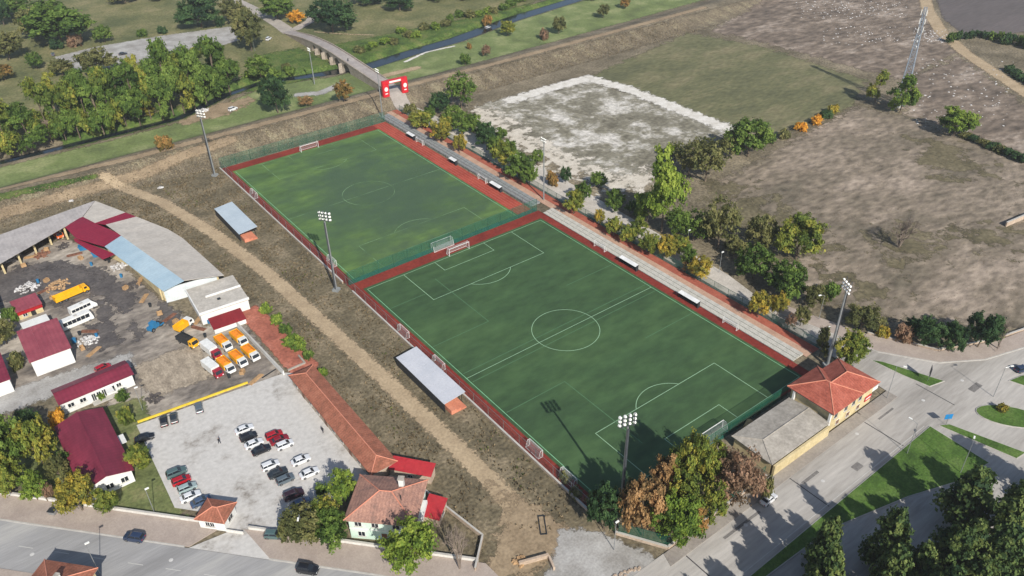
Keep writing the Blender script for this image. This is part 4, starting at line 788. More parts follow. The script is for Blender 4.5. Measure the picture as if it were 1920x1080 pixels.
zone('far_plaza', [tuple(GT(*p)[:2]) for p in [(100, 108), (180, 88), (300, 68), (445, 48), (458, 74), (400, 90), (260, 118), (150, 135)]], M_gravel, 5, 3)
p1 = GT(724, 181); p2 = GT(759, 173); L_ = (p2-p1).length
t = thing('inflatable_arch', 'red inflatable arch with white emblems straddling the road before the bridge', 'inflatable arch', p1, math.atan2(p2.y-p1.y, p2.x-p1.x)); M_inf = flat('red_vinyl', S(206, 36, 48, .8), .45)
def puff(x0, x1, y0, y1, z0, z1):
    b = MB(); c = .28; n = [(x0+c, y0), (x1-c, y0), (x1, y0+c), (x1, y1-c), (x1-c, y1), (x0+c, y1), (x0, y1-c), (x0, y0+c)]; return b.prism(n, z0, z1)
for x in (0, L_):
    lg = ob('leg', puff(x-1.5, x+1.5, -1.0, 1.0, 0, 5.6), M_inf, t)
    ob('emblem', MB().add([(x+.85*math.cos(a), -1.012, 3.5+1.0*math.sin(a)) for a in [2*math.pi*i/16 for i in range(16)]], [tuple(range(16))]), M_whw, lg)
    ob('emblem_bar', MB().box(x-.6, x+.6, -1.02, -1.0, 1.3, 1.75), M_whw, lg)
bm2 = ob('cross_beam', puff(-1.5, L_+1.5, -.85, .85, 5.61, 7.0), M_inf, t); ob('beam_panel', MB().box(1.8, L_-1.8, -.9, -.86, 5.9, 6.7), M_whw, bm2)
tp = GT(1688, 196); H_ = 40.5
t = thing('lattice_mast', 'tall grey lattice telecom mast standing among young trees', 'telecom mast', tp, R(20)); lv = [H_*i/14 for i in range(15)]; hw = lambda z: 1.9-(1.9-.55)*min(1, z/(H_*.86))
cs = [(-1, -1), (1, -1), (1, 1), (-1, 1)]
for sx, sy in cs: ob('leg', MB().tube((sx*1.9, sy*1.9, 0), (sx*.55, sy*.55, H_*.86), .2, .14, 5).tube((sx*.55, sy*.55, H_*.86), (sx*.5, sy*.5, H_), .14, .1, 5), M_mastg, t)
br = MB()
for z0, z1 in zip(lv[:-1], lv[1:]):
    for k in range(4):
        a, b = cs[k], cs[(k+1) % 4]; r0, r1 = hw(z0), hw(z1)
        br.tube((a[0]*r0, a[1]*r0, z0), (b[0]*r1, b[1]*r1, z1), .08, None, 4).tube((b[0]*r0, b[1]*r0, z0), (a[0]*r1, a[1]*r1, z1), .08, None, 4).tube((a[0]*r1, a[1]*r1, z1), (b[0]*r1, b[1]*r1, z1), .08, None, 4)
ob('bracing', br, M_mastg, t)
an = MB().box(-.16, .16, -.12, .12, 0, 2.2).mesh('antenna')
for k in range(9):
    a = 2*math.pi*(k % 3)/3+.3*(k//3); link('antenna', an, M_lamp, t, (1.2*math.cos(a), 1.2*math.sin(a), H_-3-(k//3)*3.4))
for k in range(3): ob('dish', MB().tube((.9, 0, H_-12-k*2), (1.3, 0, H_-12-k*2), .2, .7, 10), M_lamp, t)
ob('equipment_cabinet', MB().box(-4.6, -2.6, -1, 1, 0, 2.2), M_whw, t)
pl_ = GT(1498+160, 195)
# ================================================================ vehicles
M_tyre = flat('tyre', S(34, 34, 36, .8), .9); M_rim = flat('wheel_rim', S(160, 162, 165, .8), .35, .7)
M_head = flat('headlight', S(236, 238, 240, .9), .2); M_tail = flat('tail_light', S(170, 22, 24, .8), .3)
def loft(st):
    """st: stations (x, half width low, half width high, z low, z mid, z high) -> closed rounded hull"""
    b = MB(); n = len(st); ring = []
    for x, wl_, wh, z0, z1, z2 in st: ring.append([(x, -wl_, z0), (x, -wl_*1.0, (z0+z1)/2), (x, -wl_, z1), (x, -wh, z2), (x, wh, z2), (x, wl_, z1), (x, wl_, (z0+z1)/2), (x, wl_, z0)])
    vs = [p for r in ring for p in r]; fs = []
    for i in range(n-1):
        for k in range(8): fs.append((i*8+k, i*8+(k+1) % 8, (i+1)*8+(k+1) % 8, (i+1)*8+k)[::-1])
    fs += [tuple(range(8)), tuple(range((n-1)*8+7, (n-1)*8-1, -1))]; return b.add(vs, fs)
def car_meshes(kind):
    s = {'sedan': 1.0, 'hatch': .92, 'suv': 1.0}[kind]; hz = {'sedan': 0, 'hatch': .04, 'suv': .22}[kind]; L = 2.15*s
    body = loft([(-L, .68, .6, .36, .58, .72+hz), (-L+.12, .82, .74, .26, .66, .86+hz), (-L*.62, .87, .8, .22, .72, .95+hz), (-.2, .88, .82, .2, .74, .95+hz), (L*.4, .88, .82, .2, .72, .92+hz), (L*.62, .86, .76, .22, .68, .84+hz), (L-.14, .8, .7, .26, .58, .72+hz), (L, .66, .58, .36, .5, .6+hz)]).mesh('car_body')
    r = -L+.1 if kind != 'sedan' else -L*.72
    x0, x1, x2, x3 = (r, r+.5, .35, 1.05) if kind == 'sedan' else (r, r+.3, .35, 1.1)
    zb, zt = .93+hz, 1.43+hz*1.3
    gls = MB().add([(x0, -.76, zb), (x3, -.76, zb-.04), (x3, .76, zb-.04), (x0, .76, zb), (x1, -.6, zt-.05), (x2, -.6, zt-.05), (x2, .6, zt-.05), (x1, .6, zt-.05)], [(3, 2, 1, 0), (4, 5, 6, 7), (0, 1, 5, 4), (1, 2, 6, 5), (2, 3, 7, 6), (3, 0, 4, 7)]).mesh('window_glass')
    rf = MB(); rf.add([(x1-.06, -.64, zt-.06), (x2+.06, -.64, zt-.06), (x2+.06, .64, zt-.06), (x1-.06, .64, zt-.06), (x1+.1, -.52, zt+.03), (x2-.1, -.52, zt+.03), (x2-.1, .52, zt+.03), (x1+.1, .52, zt+.03)], [(3, 2, 1, 0), (4, 5, 6, 7), (0, 1, 5, 4), (1, 2, 6, 5), (2, 3, 7, 6), (3, 0, 4, 7)])
    for s_ in (-1, 1):
        rf.tube((x0+.02, s_*.765, zb), (x1, s_*.61, zt-.04), .045, None, 4); rf.tube((x3-.02, s_*.765, zb-.03), (x2, s_*.61, zt-.04), .04, None, 4); rf.tube(((x1+x2)/2-.1, s_*.775, zb), ((x1+x2)/2-.1, s_*.62, zt-.04), .05, None, 4)
    return dict(body=body, glass=gls, roof=rf.mesh('roof'), tyre=MB().tube((0, -.1, 0), (0, .1, 0), .32, None, 12).mesh('tyre'), rim=MB().tube((0, -.112, 0), (0, .112, 0), .19, None, 10).mesh('rim'), hl=MB().box(-.06, .05, -.17, .17, -.06, .07).mesh('headlight'), tl=MB().box(-.04, .06, -.16, .16, -.07, .09).mesh('tail_light'), L=L, hz=hz, mir=MB().box(-.08, .08, -.09, .09, -.06, .06).mesh('mirror'))
CM = {k: car_meshes(k) for k in ('sedan', 'hatch', 'suv')}
def paint(name, col): return flat('paint_'+name, col, .28, .1, .5, .6, .03)
PAINT = dict(white=S(232, 234, 236, .82), black=S(30, 31, 36, .9), red=S(176, 22, 34, .85), darkred=S(140, 24, 38, .85), grey=S(96, 108, 116, .85), dark=S(48, 54, 58, .9), silver=S(160, 178, 178, .85), teal=S(84, 108, 108, .85), blue=S(74, 92, 118, .85), maroon=S(54, 32, 40, .9), navy=S(44, 58, 84, .9), orange=S(230, 110, 40, .85))
def car(label, px, py, rz, kind, col, z=.115, group=None, xy=None):
    c = CM[kind]; p = G(px, py, .6) if xy is None else Vector((*xy, 0)); t = thing('car', label, 'car', (p.x, p.y, z), rz, group); pm = paint(col, PAINT[col]); L = c['L']; hz = c['hz']
    link('body', c['body'], pm, t); link('window_glass', c['glass'], M_glass, t); link('roof', c['roof'], pm, t)
    for sx in (-.62, .62):
        for sy in (-1, 1):
            wh = link('wheel', c['tyre'], M_tyre, t, (sx*L, sy*.79, .32)); link('rim', c['rim'], M_rim, wh)
    for sy in (-1, 1):
        link('headlight', c['hl'], M_head, t, (L-.05, sy*.52, .56+hz)); link('tail_light', c['tl'], M_tail, t, (-L+.02, sy*.54, .66+hz)); link('mirror', c['mir'], pm, t, (.75, sy*.95, .98+hz))
    return t
PK = R(-4)
for a in [('white sedan at the end of the short row nearest the burgundy hall', 458, 805, PK, 'sedan', 'white'), ('black hatchback between two white cars in the short row', 466, 819, PK, 'hatch', 'black'), ('white sedan with black car on either side in the short row', 476, 832, PK, 'sedan', 'white'), ('low black sedan at the street end of the short row', 490, 844, PK, 'sedan', 'black'),
          ('bright red hatchback heading the row of three', 514, 816, PK, 'hatch', 'red'), ('dark red sedan between the bright red and the white car', 524, 825, PK, 'sedan', 'darkred'), ('white hatchback beside the dark red sedan', 534, 834, PK, 'hatch', 'white'),
          ('white hatchback heading the row with two dark grey cars', 507, 873, PK, 'hatch', 'white'), ('dark grey sedan between the white hatchback and the grey car', 521, 887, PK, 'sedan', 'dark'), ('mid grey hatchback at the end of its row', 535, 899, PK, 'hatch', 'grey'),
          ('white sedan parked alone nearer the tiled row building', 564, 863, PK, 'sedan', 'white'), ('white sedan parked alone nearer the leafy tree', 580, 887, PK, 'sedan', 'white'),
          ('dark maroon car beside the house garden hedge', 551, 928, R(-6), 'suv', 'maroon'), ('blue grey sedan under the garden trees', 564, 944, R(-6), 'sedan', 'blue'),
          ('teal grey estate at the end of the row along the lawn', 331, 887, PK, 'suv', 'teal'), ('red hatchback in the row along the lawn', 340, 901, PK, 'hatch', 'red'), ('silver hatchback in the row along the lawn', 351, 915, PK, 'hatch', 'silver'), ('white sedan in the row along the lawn', 357, 931, PK, 'sedan', 'white'), ('slate blue sedan squeezed beside the gatehouse', 377, 940, R(-2), 'sedan', 'blue'),
          ('black sedan at the corner of the garden near the burgundy hall', 271, 821, R(-14), 'sedan', 'black'), ('black hatchback nose to the yellow wall beside its dark twin', 307, 790, R(78), 'hatch', 'black'), ('dark hatchback by the yellow wall with a dark twin beside it', 326, 784, R(78), 'hatch', 'dark'), ('dark grey hatchback alone at the yellow wall', 373, 765, R(78), 'hatch', 'grey'),
          ('dark blue car driving along the street', 252, 1008, R(132), 'suv', 'navy'), ('black car driving along the street past the house wall', 577, 1068, R(-48), 'suv', 'black'), ('grey green car parked at the garden corner by the entrance', 514, 1003, R(-40), 'hatch', 'teal'),
          ('white car in the shade of the pines beside the stone wall', 1441, 936, R(2), 'sedan', 'white')]:
    car(*a, group=None)
car('small red car behind the long white workshop', 193, 690, R(10), 'hatch', 'red', .12)
car('dark blue car turning at the far side of the junction', 1917, 692, R(-20), 'hatch', 'navy')
for lb_, px, py, rz, k, c in [('white pickup sized car on the riverside lawn', 437, 207, R(20), 'suv', 'white'), ('black car alone on the far pale plaza', 231, 103, R(0), 'sedan', 'black'), ('dark car at the end of the far plaza beside a bush', 100, 104, R(80), 'hatch', 'grey'), ('white car parked under the dark tree beyond the bridge', 504, 75, R(40), 'suv', 'white'), ('white car on the grass beside the far river bend', 915, 54, R(10), 'hatch', 'white')]:
    p = GT(px, py); car(lb_, 0, 0, rz, k, c, p.z+.09, None, (p.x, p.y))
def wheels(t, xs, w_, r):
    ty = MB().tube((0, -.14, 0), (0, .14, 0), r, None, 12).mesh('tyre'); rm = MB().tube((0, -.15, 0), (0, .15, 0), r*.55, None, 8).mesh('rim')
    for x in xs:
        for s in (-1, 1): wh = link('wheel', ty, M_tyre, t, (x, s*w_, r)); link('rim', rm, M_rim, wh)
M_yel = flat('truck_yellow', S(242, 178, 28, .85), .5); M_ora = flat('truck_orange', S(238, 140, 30, .85), .55); M_cw = flat('cab_white', S(232, 232, 228, .82), .4); M_cr = flat('cab_red', S(160, 36, 52, .85), .4)
def truck(label, x, y, rz, cabm, boxm, open_=True, L=6.2, z=.06, group=None, load=None, name='truck'):
    t = thing(name, label, 'truck', (x, y, z), rz, group); h = L/2
    ob('chassis', MB().box(-h, h-.3, -.5, .5, .55, .8), M_drk, t)
    cx0 = h-1.75
    cb = ob('cab', MB().add([(cx0, -1.05, .6), (h, -1.05, .6), (h, 1.05, .6), (cx0, 1.05, .6), (cx0, -1.02, 2.3), (h-.42, -1.0, 2.3), (h-.42, 1.0, 2.3), (cx0, 1.02, 2.3), (h, -1.05, 1.35), (h, 1.05, 1.35)], [(3, 2, 1, 0), (4, 5, 6, 7), (0, 1, 8, 5, 4), (2, 3, 7, 6, 9), (3, 0, 4, 7), (1, 2, 9, 8), (8, 9, 6, 5)]), cabm, t)
    ob('windscreen', MB().slab([(h-.02, -.92, 1.42), (h-.02, .92, 1.42), (h-.38, .88, 2.24), (h-.38, -.88, 2.24)][::1], -.03), M_glass, cb)
    for s in (-1, 1): ob('side_window', MB().box(cx0+.4, h-.55, s*1.03-.03, s*1.03+.03, 1.45, 2.1), M_glass, cb); ob('headlight', MB().box(h-.01, h+.05, s*.78-.16, s*.78+.16, .75, .98), M_head, t)
    b1_ = cx0-.15
    if open_:
        bd = MB().box(-h, b1_, -1.15, 1.15, .85, 1.0).box(-h, b1_, -1.15, -1.07, 1.0, 2.2).box(-h, b1_, 1.07, 1.15, 1.0, 2.2).box(b1_-.08, b1_, -1.07, 1.07, 1.0, 2.4).box(-h, -h+.08, -1.07, 1.07, 1.0, 2.1)
        ob('cargo_body', bd, boxm, t)
        if load: ob('load', MB().add([(-h+.1, -1.05, 1.9), (b1_-.1, -1.05, 1.9), (b1_-.1, 1.05, 1.9), (-h+.1, 1.05, 1.9), (-h+1, -.4, 2.35), (b1_-1, -.4, 2.4), (b1_-1, .4, 2.35), (-h+1, .4, 2.4)], [(4, 5, 6, 7), (0, 1, 5, 4), (1, 2, 6, 5), (2, 3, 7, 6), (3, 0, 4, 7)]), load, t)
    else: ob('cargo_box', MB().box(-h, b1_, -1.15, 1.15, .85, 2.75), boxm, t)
    wheels(t, (h-.9, -h+1.1), .95, .42); return t
for k, (px, py) in enumerate([(419, 643), (448, 634), (424, 685), (447, 673), (470, 662)]):
    p = G(px, py, 1.2); truck('white cabbed tipper truck with a bright yellow body in the parked block', p.x, p.y, R(-84), M_cw, M_yel, True, 6.4, .06, 'yellow tipper trucks parked in a block', M_ora)
for (px, py), lb_ in zip([(396, 657), (399, 692)], ['red cabbed box truck beside the yellow tippers, nearer the flat roofed block', 'red cabbed box truck beside the yellow tippers, nearer the yellow wall']):
    p = G(px, py, 1.2); truck(lb_, p.x, p.y, R(-80), M_cr, M_cw, False, 7.0)
p = G(133, 549, 1.5); t = truck('yellow dump truck with a long bed on the oil stained yard', p.x, p.y, R(10), M_yel, M_yel, True, 9.6, .06); wheels(t, (-2.0,), .95, .48)
p = G(108, 440, 1.2); truck('orange lorry backed into the open bay of the depot shed', p.x, p.y+1, R(-80), paint('orange', PAINT['orange']), M_ora, True, 5.6)
p = G(352, 640, 1.0); truck('yellow cabbed flatbed with a dark tarp on the bare yard', p.x, p.y, R(-70), M_yel, M_drk, True, 6.8, .06, None, M_inside)
p = G(345, 610, 1.0); truck('white pickup truck with yellow bed boards near the flat roofed block', p.x, p.y, R(25), M_cw, M_yel, True, 5.4)
def bus(label, px, py, rz, L, H, nose):
    p = G(px, py, H/2); t = thing('bus', label, 'bus', (p.x, p.y, .06), rz); h = L/2; b = MB().add([(-h, -1.1, .4), (h, -1.1, .4), (h, 1.1, .4), (-h, 1.1, .4), (-h, -1.1, 1.3), (h, -1.1, 1.2), (h, 1.1, 1.2), (-h, 1.1, 1.3), (-h+.1, -.98, H), (h-nose, -.98, H), (h-nose, .98, H), (-h+.1, .98, H)], [(3, 2, 1, 0), (0, 1, 5, 4), (1, 2, 6, 5), (2, 3, 7, 6), (3, 0, 4, 7), (4, 5, 9, 8), (5, 6, 10, 9), (6, 7, 11, 10), (7, 4, 8, 11), (8, 9, 10, 11)]); ob('body', b, M_cw, t)
    for s in (-1, 1):
        n = int(L/1.3)
        for k in range(n):
            x0 = -h+.3+k*(L-nose-.7)/n; x1 = x0+(L-nose-.7)/n-.1; z0, z1 = 1.45, H-.35; y0 = 1.1-.12*(z0-1.3)/(H-1.3)+.012; y1 = 1.1-.12*(z1-1.3)/(H-1.3)+.012
            q = [(x0, s*y0, z0), (x1, s*y0, z0), (x1, s*y1, z1), (x0, s*y1, z1)]; ob('side_window', MB().add(q if s < 0 else q[::-1], [(0, 1, 2, 3)]), M_glass, t)
        ob('headlight', MB().box(h-.01, h+.05, s*.8-.16, s*.8+.16, .7, .95), M_head, t)
    e = .012; f = nose/(H-1.2); z0, z1 = 1.3, H-.15; ob('windscreen', MB().add([(h-f*(z0-1.2)+e, -.95, z0+e), (h-f*(z0-1.2)+e, .95, z0+e), (h-f*(z1-1.2)+e, .88, z1+e), (h-f*(z1-1.2)+e, -.88, z1+e)], [(0, 1, 2, 3)]), M_glass, t)
    ob('roof_hatch', MB().box(-.4, .4, -.4, .4, H, H+.08), M_kerb, t); wheels(t, (h-1.2, -h+1.4), .95, .42)
bus('white minibus with a sloping nose parked behind the yellow dump truck', 155, 576, R(12), 7.2, 2.6, 1.2); bus('white bus parked beside the storehouse wall', 144, 600, R(8), 8.2, 2.9, .4)
# ================================================================ people and clutter
def person(label, x, y, rz, top, leg, z=.115):
    """one continuous figure grown from a skeleton, standing mid-stride"""
    t = thing('person', label, 'person', (x, y, z), rz)
    J = [(0, 0, .93, .15), (0, 0, 1.15, .15), (0, 0, 1.38, .17), (0, 0, 1.5, .07), (.02, 0, 1.62, .10), (.02, 0, 1.74, .08), (0, .2, 1.40, .07), (-.06, .27, 1.14, .055), (.04, .29, .9, .04), (.08, .29, .8, .045), (0, -.2, 1.40, .07), (.06, -.27, 1.14, .055), (.16, -.27, .92, .04), (.2, -.27, .83, .045), (0, .1, .88, .1), (.13, .11, .48, .075), (.2, .11, .07, .055), (.36, .11, .04, .05), (0, -.1, .88, .1), (-.06, -.11, .48, .075), (-.2, -.11, .08, .055), (-.06, -.11, .04, .05)]
    E_ = [(0, 1), (1, 2), (2, 3), (3, 4), (4, 5), (2, 6), (6, 7), (7, 8), (8, 9), (2, 10), (10, 11), (11, 12), (12, 13), (0, 14), (14, 15), (15, 16), (16, 17), (0, 18), (18, 19), (19, 20), (20, 21)]
    me = bpy.data.meshes.new('body'); me.from_pydata([j[:3] for j in J], E_, []); o = bpy.data.objects.new('body', me); COL.objects.link(o); o.parent = t
    md = o.modifiers.new('s', 'SKIN'); sv = me.skin_vertices[0].data
    for i, j in enumerate(J): sv[i].radius = (j[3], j[3])
    sv[0].use_root = True; o.modifiers.new('u', 'SUBSURF').levels = 1; o.modifiers['u'].render_levels = 1; me.materials.append(top)
    ob('trousers', MB().tube((.005, .105, .86), (.135, .115, .5), .118, .092, 8).tube((.135, .115, .5), (.2, .115, .12), .09, .075, 8).tube((.005, -.105, .86), (-.058, -.115, .5), .118, .092, 8).tube((-.058, -.115, .5), (-.2, -.115, .13), .09, .075, 8).tube((0, 0, .82), (0, 0, .98), .17, .17, 8), leg, t)
    ob('head', MB().tube((.02, 0, 1.55), (.03, 0, 1.66), .085, .105, 8).tube((.03, 0, 1.66), (.02, 0, 1.74), .105, .06, 8), flat('skin', S(196, 150, 124, .8), .6), t); ob('hair', MB().tube((.0, 0, 1.66), (-.01, 0, 1.79), .115, .06, 8), M_drk, t); return t
p = G(412, 832); person('person in dark clothes walking across the open car park', p.x, p.y, R(-60), flat('dark_jacket', S(44, 44, 50, .8), .9), flat('dark_trousers', S(52, 54, 64, .8), .9))
p = G(609, 862); p = G(606, 812); person('person in dark clothes near the tiled row building', p.x, p.y, R(40), flat('dark_jacket', S(44, 44, 50, .8), .9), flat('dark_trousers', S(52, 54, 64, .8), .9))
yb = 232+6.0; person('person in dark clothes crossing the stone bridge', bx_(225)-1.2, 225, R(90), flat('dark_jacket', S(44, 44, 50, .8), .9), flat('dark_trousers', S(52, 54, 64, .8), .9), float(bz(225)))
def heap(label, px, py, r, h, mt, name='rubble_heap', cat='heap', sd=0):
    rg = np.random.default_rng(sd); p = G(px, py); b = MB()
    if cat == 'boulder': n = 1
    else: n = int(26+r*14)
    for k in range(n):
        a = rg.uniform(0, 6.28); q = r*math.sqrt(rg.uniform(0, 1))*rg.uniform(.6, 1.15) if n > 1 else 0; s_ = rg.uniform(.18, .5)*(1 if n > 1 else 2.2); z = max(0, h*(1-q/r)-s_)*rg.uniform(.4, 1); c_ = math.cos(a*3); sn = math.sin(a*3)
        bx0 = [(-1, -.7, 0), (1, -.6, 0), (.9, .7, 0), (-1, .6, 0), (-.7, -.5, .9), (.6, -.6, .7), (.7, .4, .8), (-.6, .5, .6)]
        b.add([(q*math.cos(a)+s_*(x_*c_-y_*sn), q*math.sin(a)+s_*(x_*sn+y_*c_), z+s_*z_) for x_, y_, z_ in bx0], [(3, 2, 1, 0), (4, 5, 6, 7), (0, 1, 5, 4), (1, 2, 6, 5), (2, 3, 7, 6), (3, 0, 4, 7)])
    o = ob(name, b, mt); o.location = (p.x, p.y, .05); return tag(o, label, cat)
M_wr = mat('white_rubble', (S(176, 172, 168, .78), S(226, 224, 222, .78)), scale=.8, fine=3, fineamt=.4, bump=.6); M_sand = mat('sand_heap', (S(172, 138, 100, .78), S(196, 162, 122, .78)), scale=.4, fine=3, fineamt=.2); M_blk = mat('asphalt_scrap', (S(70, 66, 64, .8), S(96, 90, 88, .8)), scale=.6, fine=3, fineamt=.3)
heap('heap of white scrap in the first open bay of the depot shed', 20, 485, 3.0, 1.2, M_wr, sd=1); heap('heap of pale grey scrap behind the small burgundy shed', 52, 540, 3.4, 1.4, M_wr, sd=2); heap('sand heap beside the yellow dump truck', 107, 536, 3.6, 1.3, M_sand, sd=3); heap('dark heap of scrap beside the light blue roof', 250, 535, 2.4, 1.0, M_blk, sd=4); heap('heap of white sacks under the red awning', 222, 500, 2.4, 1.0, M_wr, sd=5)
heap('brown rusty heap in front of the shed columns', 78, 478, 2.6, .9, mat('rust_scrap', (S(110, 74, 58, .8), S(146, 104, 84, .8)), scale=.6, fine=3, fineamt=.3), sd=6); heap('heap of broken stone beside the blue barrel', 165, 640, 2.6, .7, M_wr, sd=7); heap('pale rubble heap at the far side of the dry verge track', 302, 352, .8, .6, M_wr, sd=8)
heap('dark gravel heap on the bare strips beside the garden', 292, 748, 2.0, .9, M_blk, sd=9); heap('heap of black tyres and parts in front of the open bay', 120, 462, 2.2, .8, M_blk, sd=10)
heap('small sandy heap near the pale culvert wall', 975, 1052, 1.2, .5, M_sand, sd=12)
M_tarp = flat('blue_tarp', S(48, 122, 168, .8), .5)
for lb_, px, py, a, b, h in [('blue skip container beside the red awning', 157, 468, 2.6, 1.7, 1.5), ('blue water tank under the red roof corner', 183, 480, 2.8, 1.9, 1.9)]:
    p = G(px, py); t = thing('skip_container', lb_, 'container', (p.x, p.y, .05), R(-15)); ob('bin', MB().add([(-a*.38, -b*.4, 0), (a*.38, -b*.4, 0), (a*.38, b*.4, 0), (-a*.38, b*.4, 0), (-a/2, -b/2, h), (a/2, -b/2, h), (a/2, b/2, h), (-a/2, b/2, h)], [(3, 2, 1, 0), (4, 5, 6, 7), (0, 1, 5, 4), (1, 2, 6, 5), (2, 3, 7, 6), (3, 0, 4, 7)]), M_tarp, t); ob('rim', MB().box(-a/2-.08, a/2+.08, -b/2-.08, -b/2+.06, h-.1, h+.06).box(-a/2-.08, a/2+.08, b/2-.06, b/2+.08, h-.1, h+.06), M_tarp, t)
for lb_, px, py, rz in [('blue road roller machine with a round drum in the yard', 292, 616, R(30))]:
    p = G(px, py); t = thing('road_roller', lb_, 'road roller', (p.x, p.y, .05), rz); ob('drum', MB().tube((1.5, -.9, .65), (1.5, .9, .65), .65, None, 14), M_drk, t); ob('body', MB().box(-2.2, 1.0, -.8, .8, .6, 1.5), M_tarp, t); ob('cabin', MB().box(-1.2, .2, -.75, .75, 1.5, 2.5), M_tarp, t); ob('yoke', MB().box(.9, 2.3, -1.05, -.92, .5, .9).box(.9, 2.3, .92, 1.05, .5, .9), M_tarp, t); wheels(t, (-1.5,), .8, .6)
p = G(140, 642); o = ob('barrel', MB().tube((0, 0, 0), (0, 0, 1.2), .55, .6, 12).tube((0, 0, 1.2), (0, 0, 1.26), .63, .63, 12), M_tarp); o.location = (p.x, p.y, .05); tag(o, 'blue barrel in the shade of the storehouse', 'barrel')
p = G(455, 600); o = ob('pallet_stack', MB().box(-1, 1, -.6, .6, 0, .14).box(-1, 1, -.6, .6, .2, .34).box(-1, 1, -.6, .6, .4, .54), M_sand); o.location = (G(435, 590).x, G(400, 622).y, .05); tag(o, 'stack of pale wooden pallets between the pickup and the red lean to', 'pallets')
p = G(505, 701); o = ob('speed_bar', MB().box(-2.2, 2.2, -.15, .15, 0, .12).box(-2.1, 2.1, -.08, .08, .12, .2), M_drk); o.location = (p.x, p.y, .11); o.rotation_euler = (0, 0, R(15)); tag(o, 'dark bar lying on the car park near the pale yard wall', 'barrier')
p = G(101, 965); t = thing('waste_bin', 'grey wheeled waste container on the pavement before the yellow tree', 'waste bin', (p.x, p.y, .21), R(-47)); ob('bin', MB().add([(-.6, -.4, .12), (.6, -.4, .12), (.6, .4, .12), (-.6, .4, .12), (-.75, -.55, 1.1), (.75, -.55, 1.1), (.75, .55, 1.1), (-.75, .55, 1.1)], [(3, 2, 1, 0), (4, 5, 6, 7), (0, 1, 5, 4), (1, 2, 6, 5), (2, 3, 7, 6), (3, 0, 4, 7)]), M_steel, t); ob('lid', MB().box(-.8, .8, -.6, .6, 1.1, 1.25), M_drk, t)
# culvert head wall and stone kerb rows at the junction of track and road
t = thing('culvert_wall', 'broken concrete culvert wall at the edge of the gravel apron', 'wall', (-52.4, -52.6, 0), R(-20)); ob('head_wall', MB().box(-3.4, 2.6, -.25, .25, 0, 1.0), M_wallp, t); ob('wing_wall', MB().box(2.4, 2.8, -3.2, -.26, 0, .9), M_wallp, t)
sb = MB().box(-.28, .28, -.2, .2, 0, .25).mesh('stone'); t = thing('stone_edging', 'row of loose edging stones between the gravel apron and the road', 'edging', (-45.5, -64.2, .02), R(-14)); rg = np.random.default_rng(3)
for k in range(34):
    s = link('stone', sb, M_wallp, t, (-6+k*.42+rg.uniform(-.08, .08), rg.uniform(-.5, .5), 0)); s.rotation_euler = (0, 0, rg.uniform(-.6, .6))
t = thing('wooden_frame', 'low rectangular timber frame lying on the bare earth by the forked track', 'frame', (*G(1017, 985)[:2], .05), R(58)); 
for a in (-.6, .6): ob('long_board', MB().box(-2.4, 2.4, a-.08, a+.08, 0, .25), M_drk, t)
for a in (-2.3, 2.3): ob('short_board', MB().box(a-.08, a+.08, -.52, .52, 0, .22), M_drk, t)
for lb_, px, py in [('white boulder on the dry grass behind the depot shed', 134, 378), ('pale boulder beside the river upstream of the bridge', 738, 112), ('second pale boulder on the river bank upstream of the bridge', 718, 119)]:
    p = GT(px, py); o = heap(lb_, px, py, 1.0, .9, M_wr, 'boulder', 'boulder', px); o.location = p
p = GT(381, 208); o = heap('grey scrap pile on the bare earth of the riverside lawn', 381, 208, 3.0, 1.4, M_wr, 'scrap_heap', 'heap', 21); o.location = p
for lb_, px, py, a, b, h, rz in [('low white walled shelter at the foot of the round green field tree', 1803, 246, 3.6, 2.0, 1.2, R(40))]:
    p = GT(px, py); house('small_hut', lb_, 'hut', p.x, p.y, 5.5, 2.4, rz, 1.5, 1.8, 'mono', M_whw, M_whw, .2)
p = G(470, 752); 
for nm, pts in (('ditch_wall', [(1885, 425), (1925, 408), (1985, 385)]),): wall('pale retaining wall at the edge of the dry field', [tuple(G(*q)[:2]) for q in pts], 1.6, .4, M_wallp, M_kerb)
p = G(1425, 800); o = ob('water_tank', MB().tube((-1.3, 0, .9), (1.3, 0, .9), .85, None, 14).box(-1, -.7, -.6, .6, 0, .4).box(.7, 1, -.6, .6, 0, .4), M_sand); o.location = (G(1397, 800).x, -54.4, .1); o.rotation_euler = (0, 0, R(20)); tag(o, 'beige tank lying in the shaded gap behind the goal', 'tank')

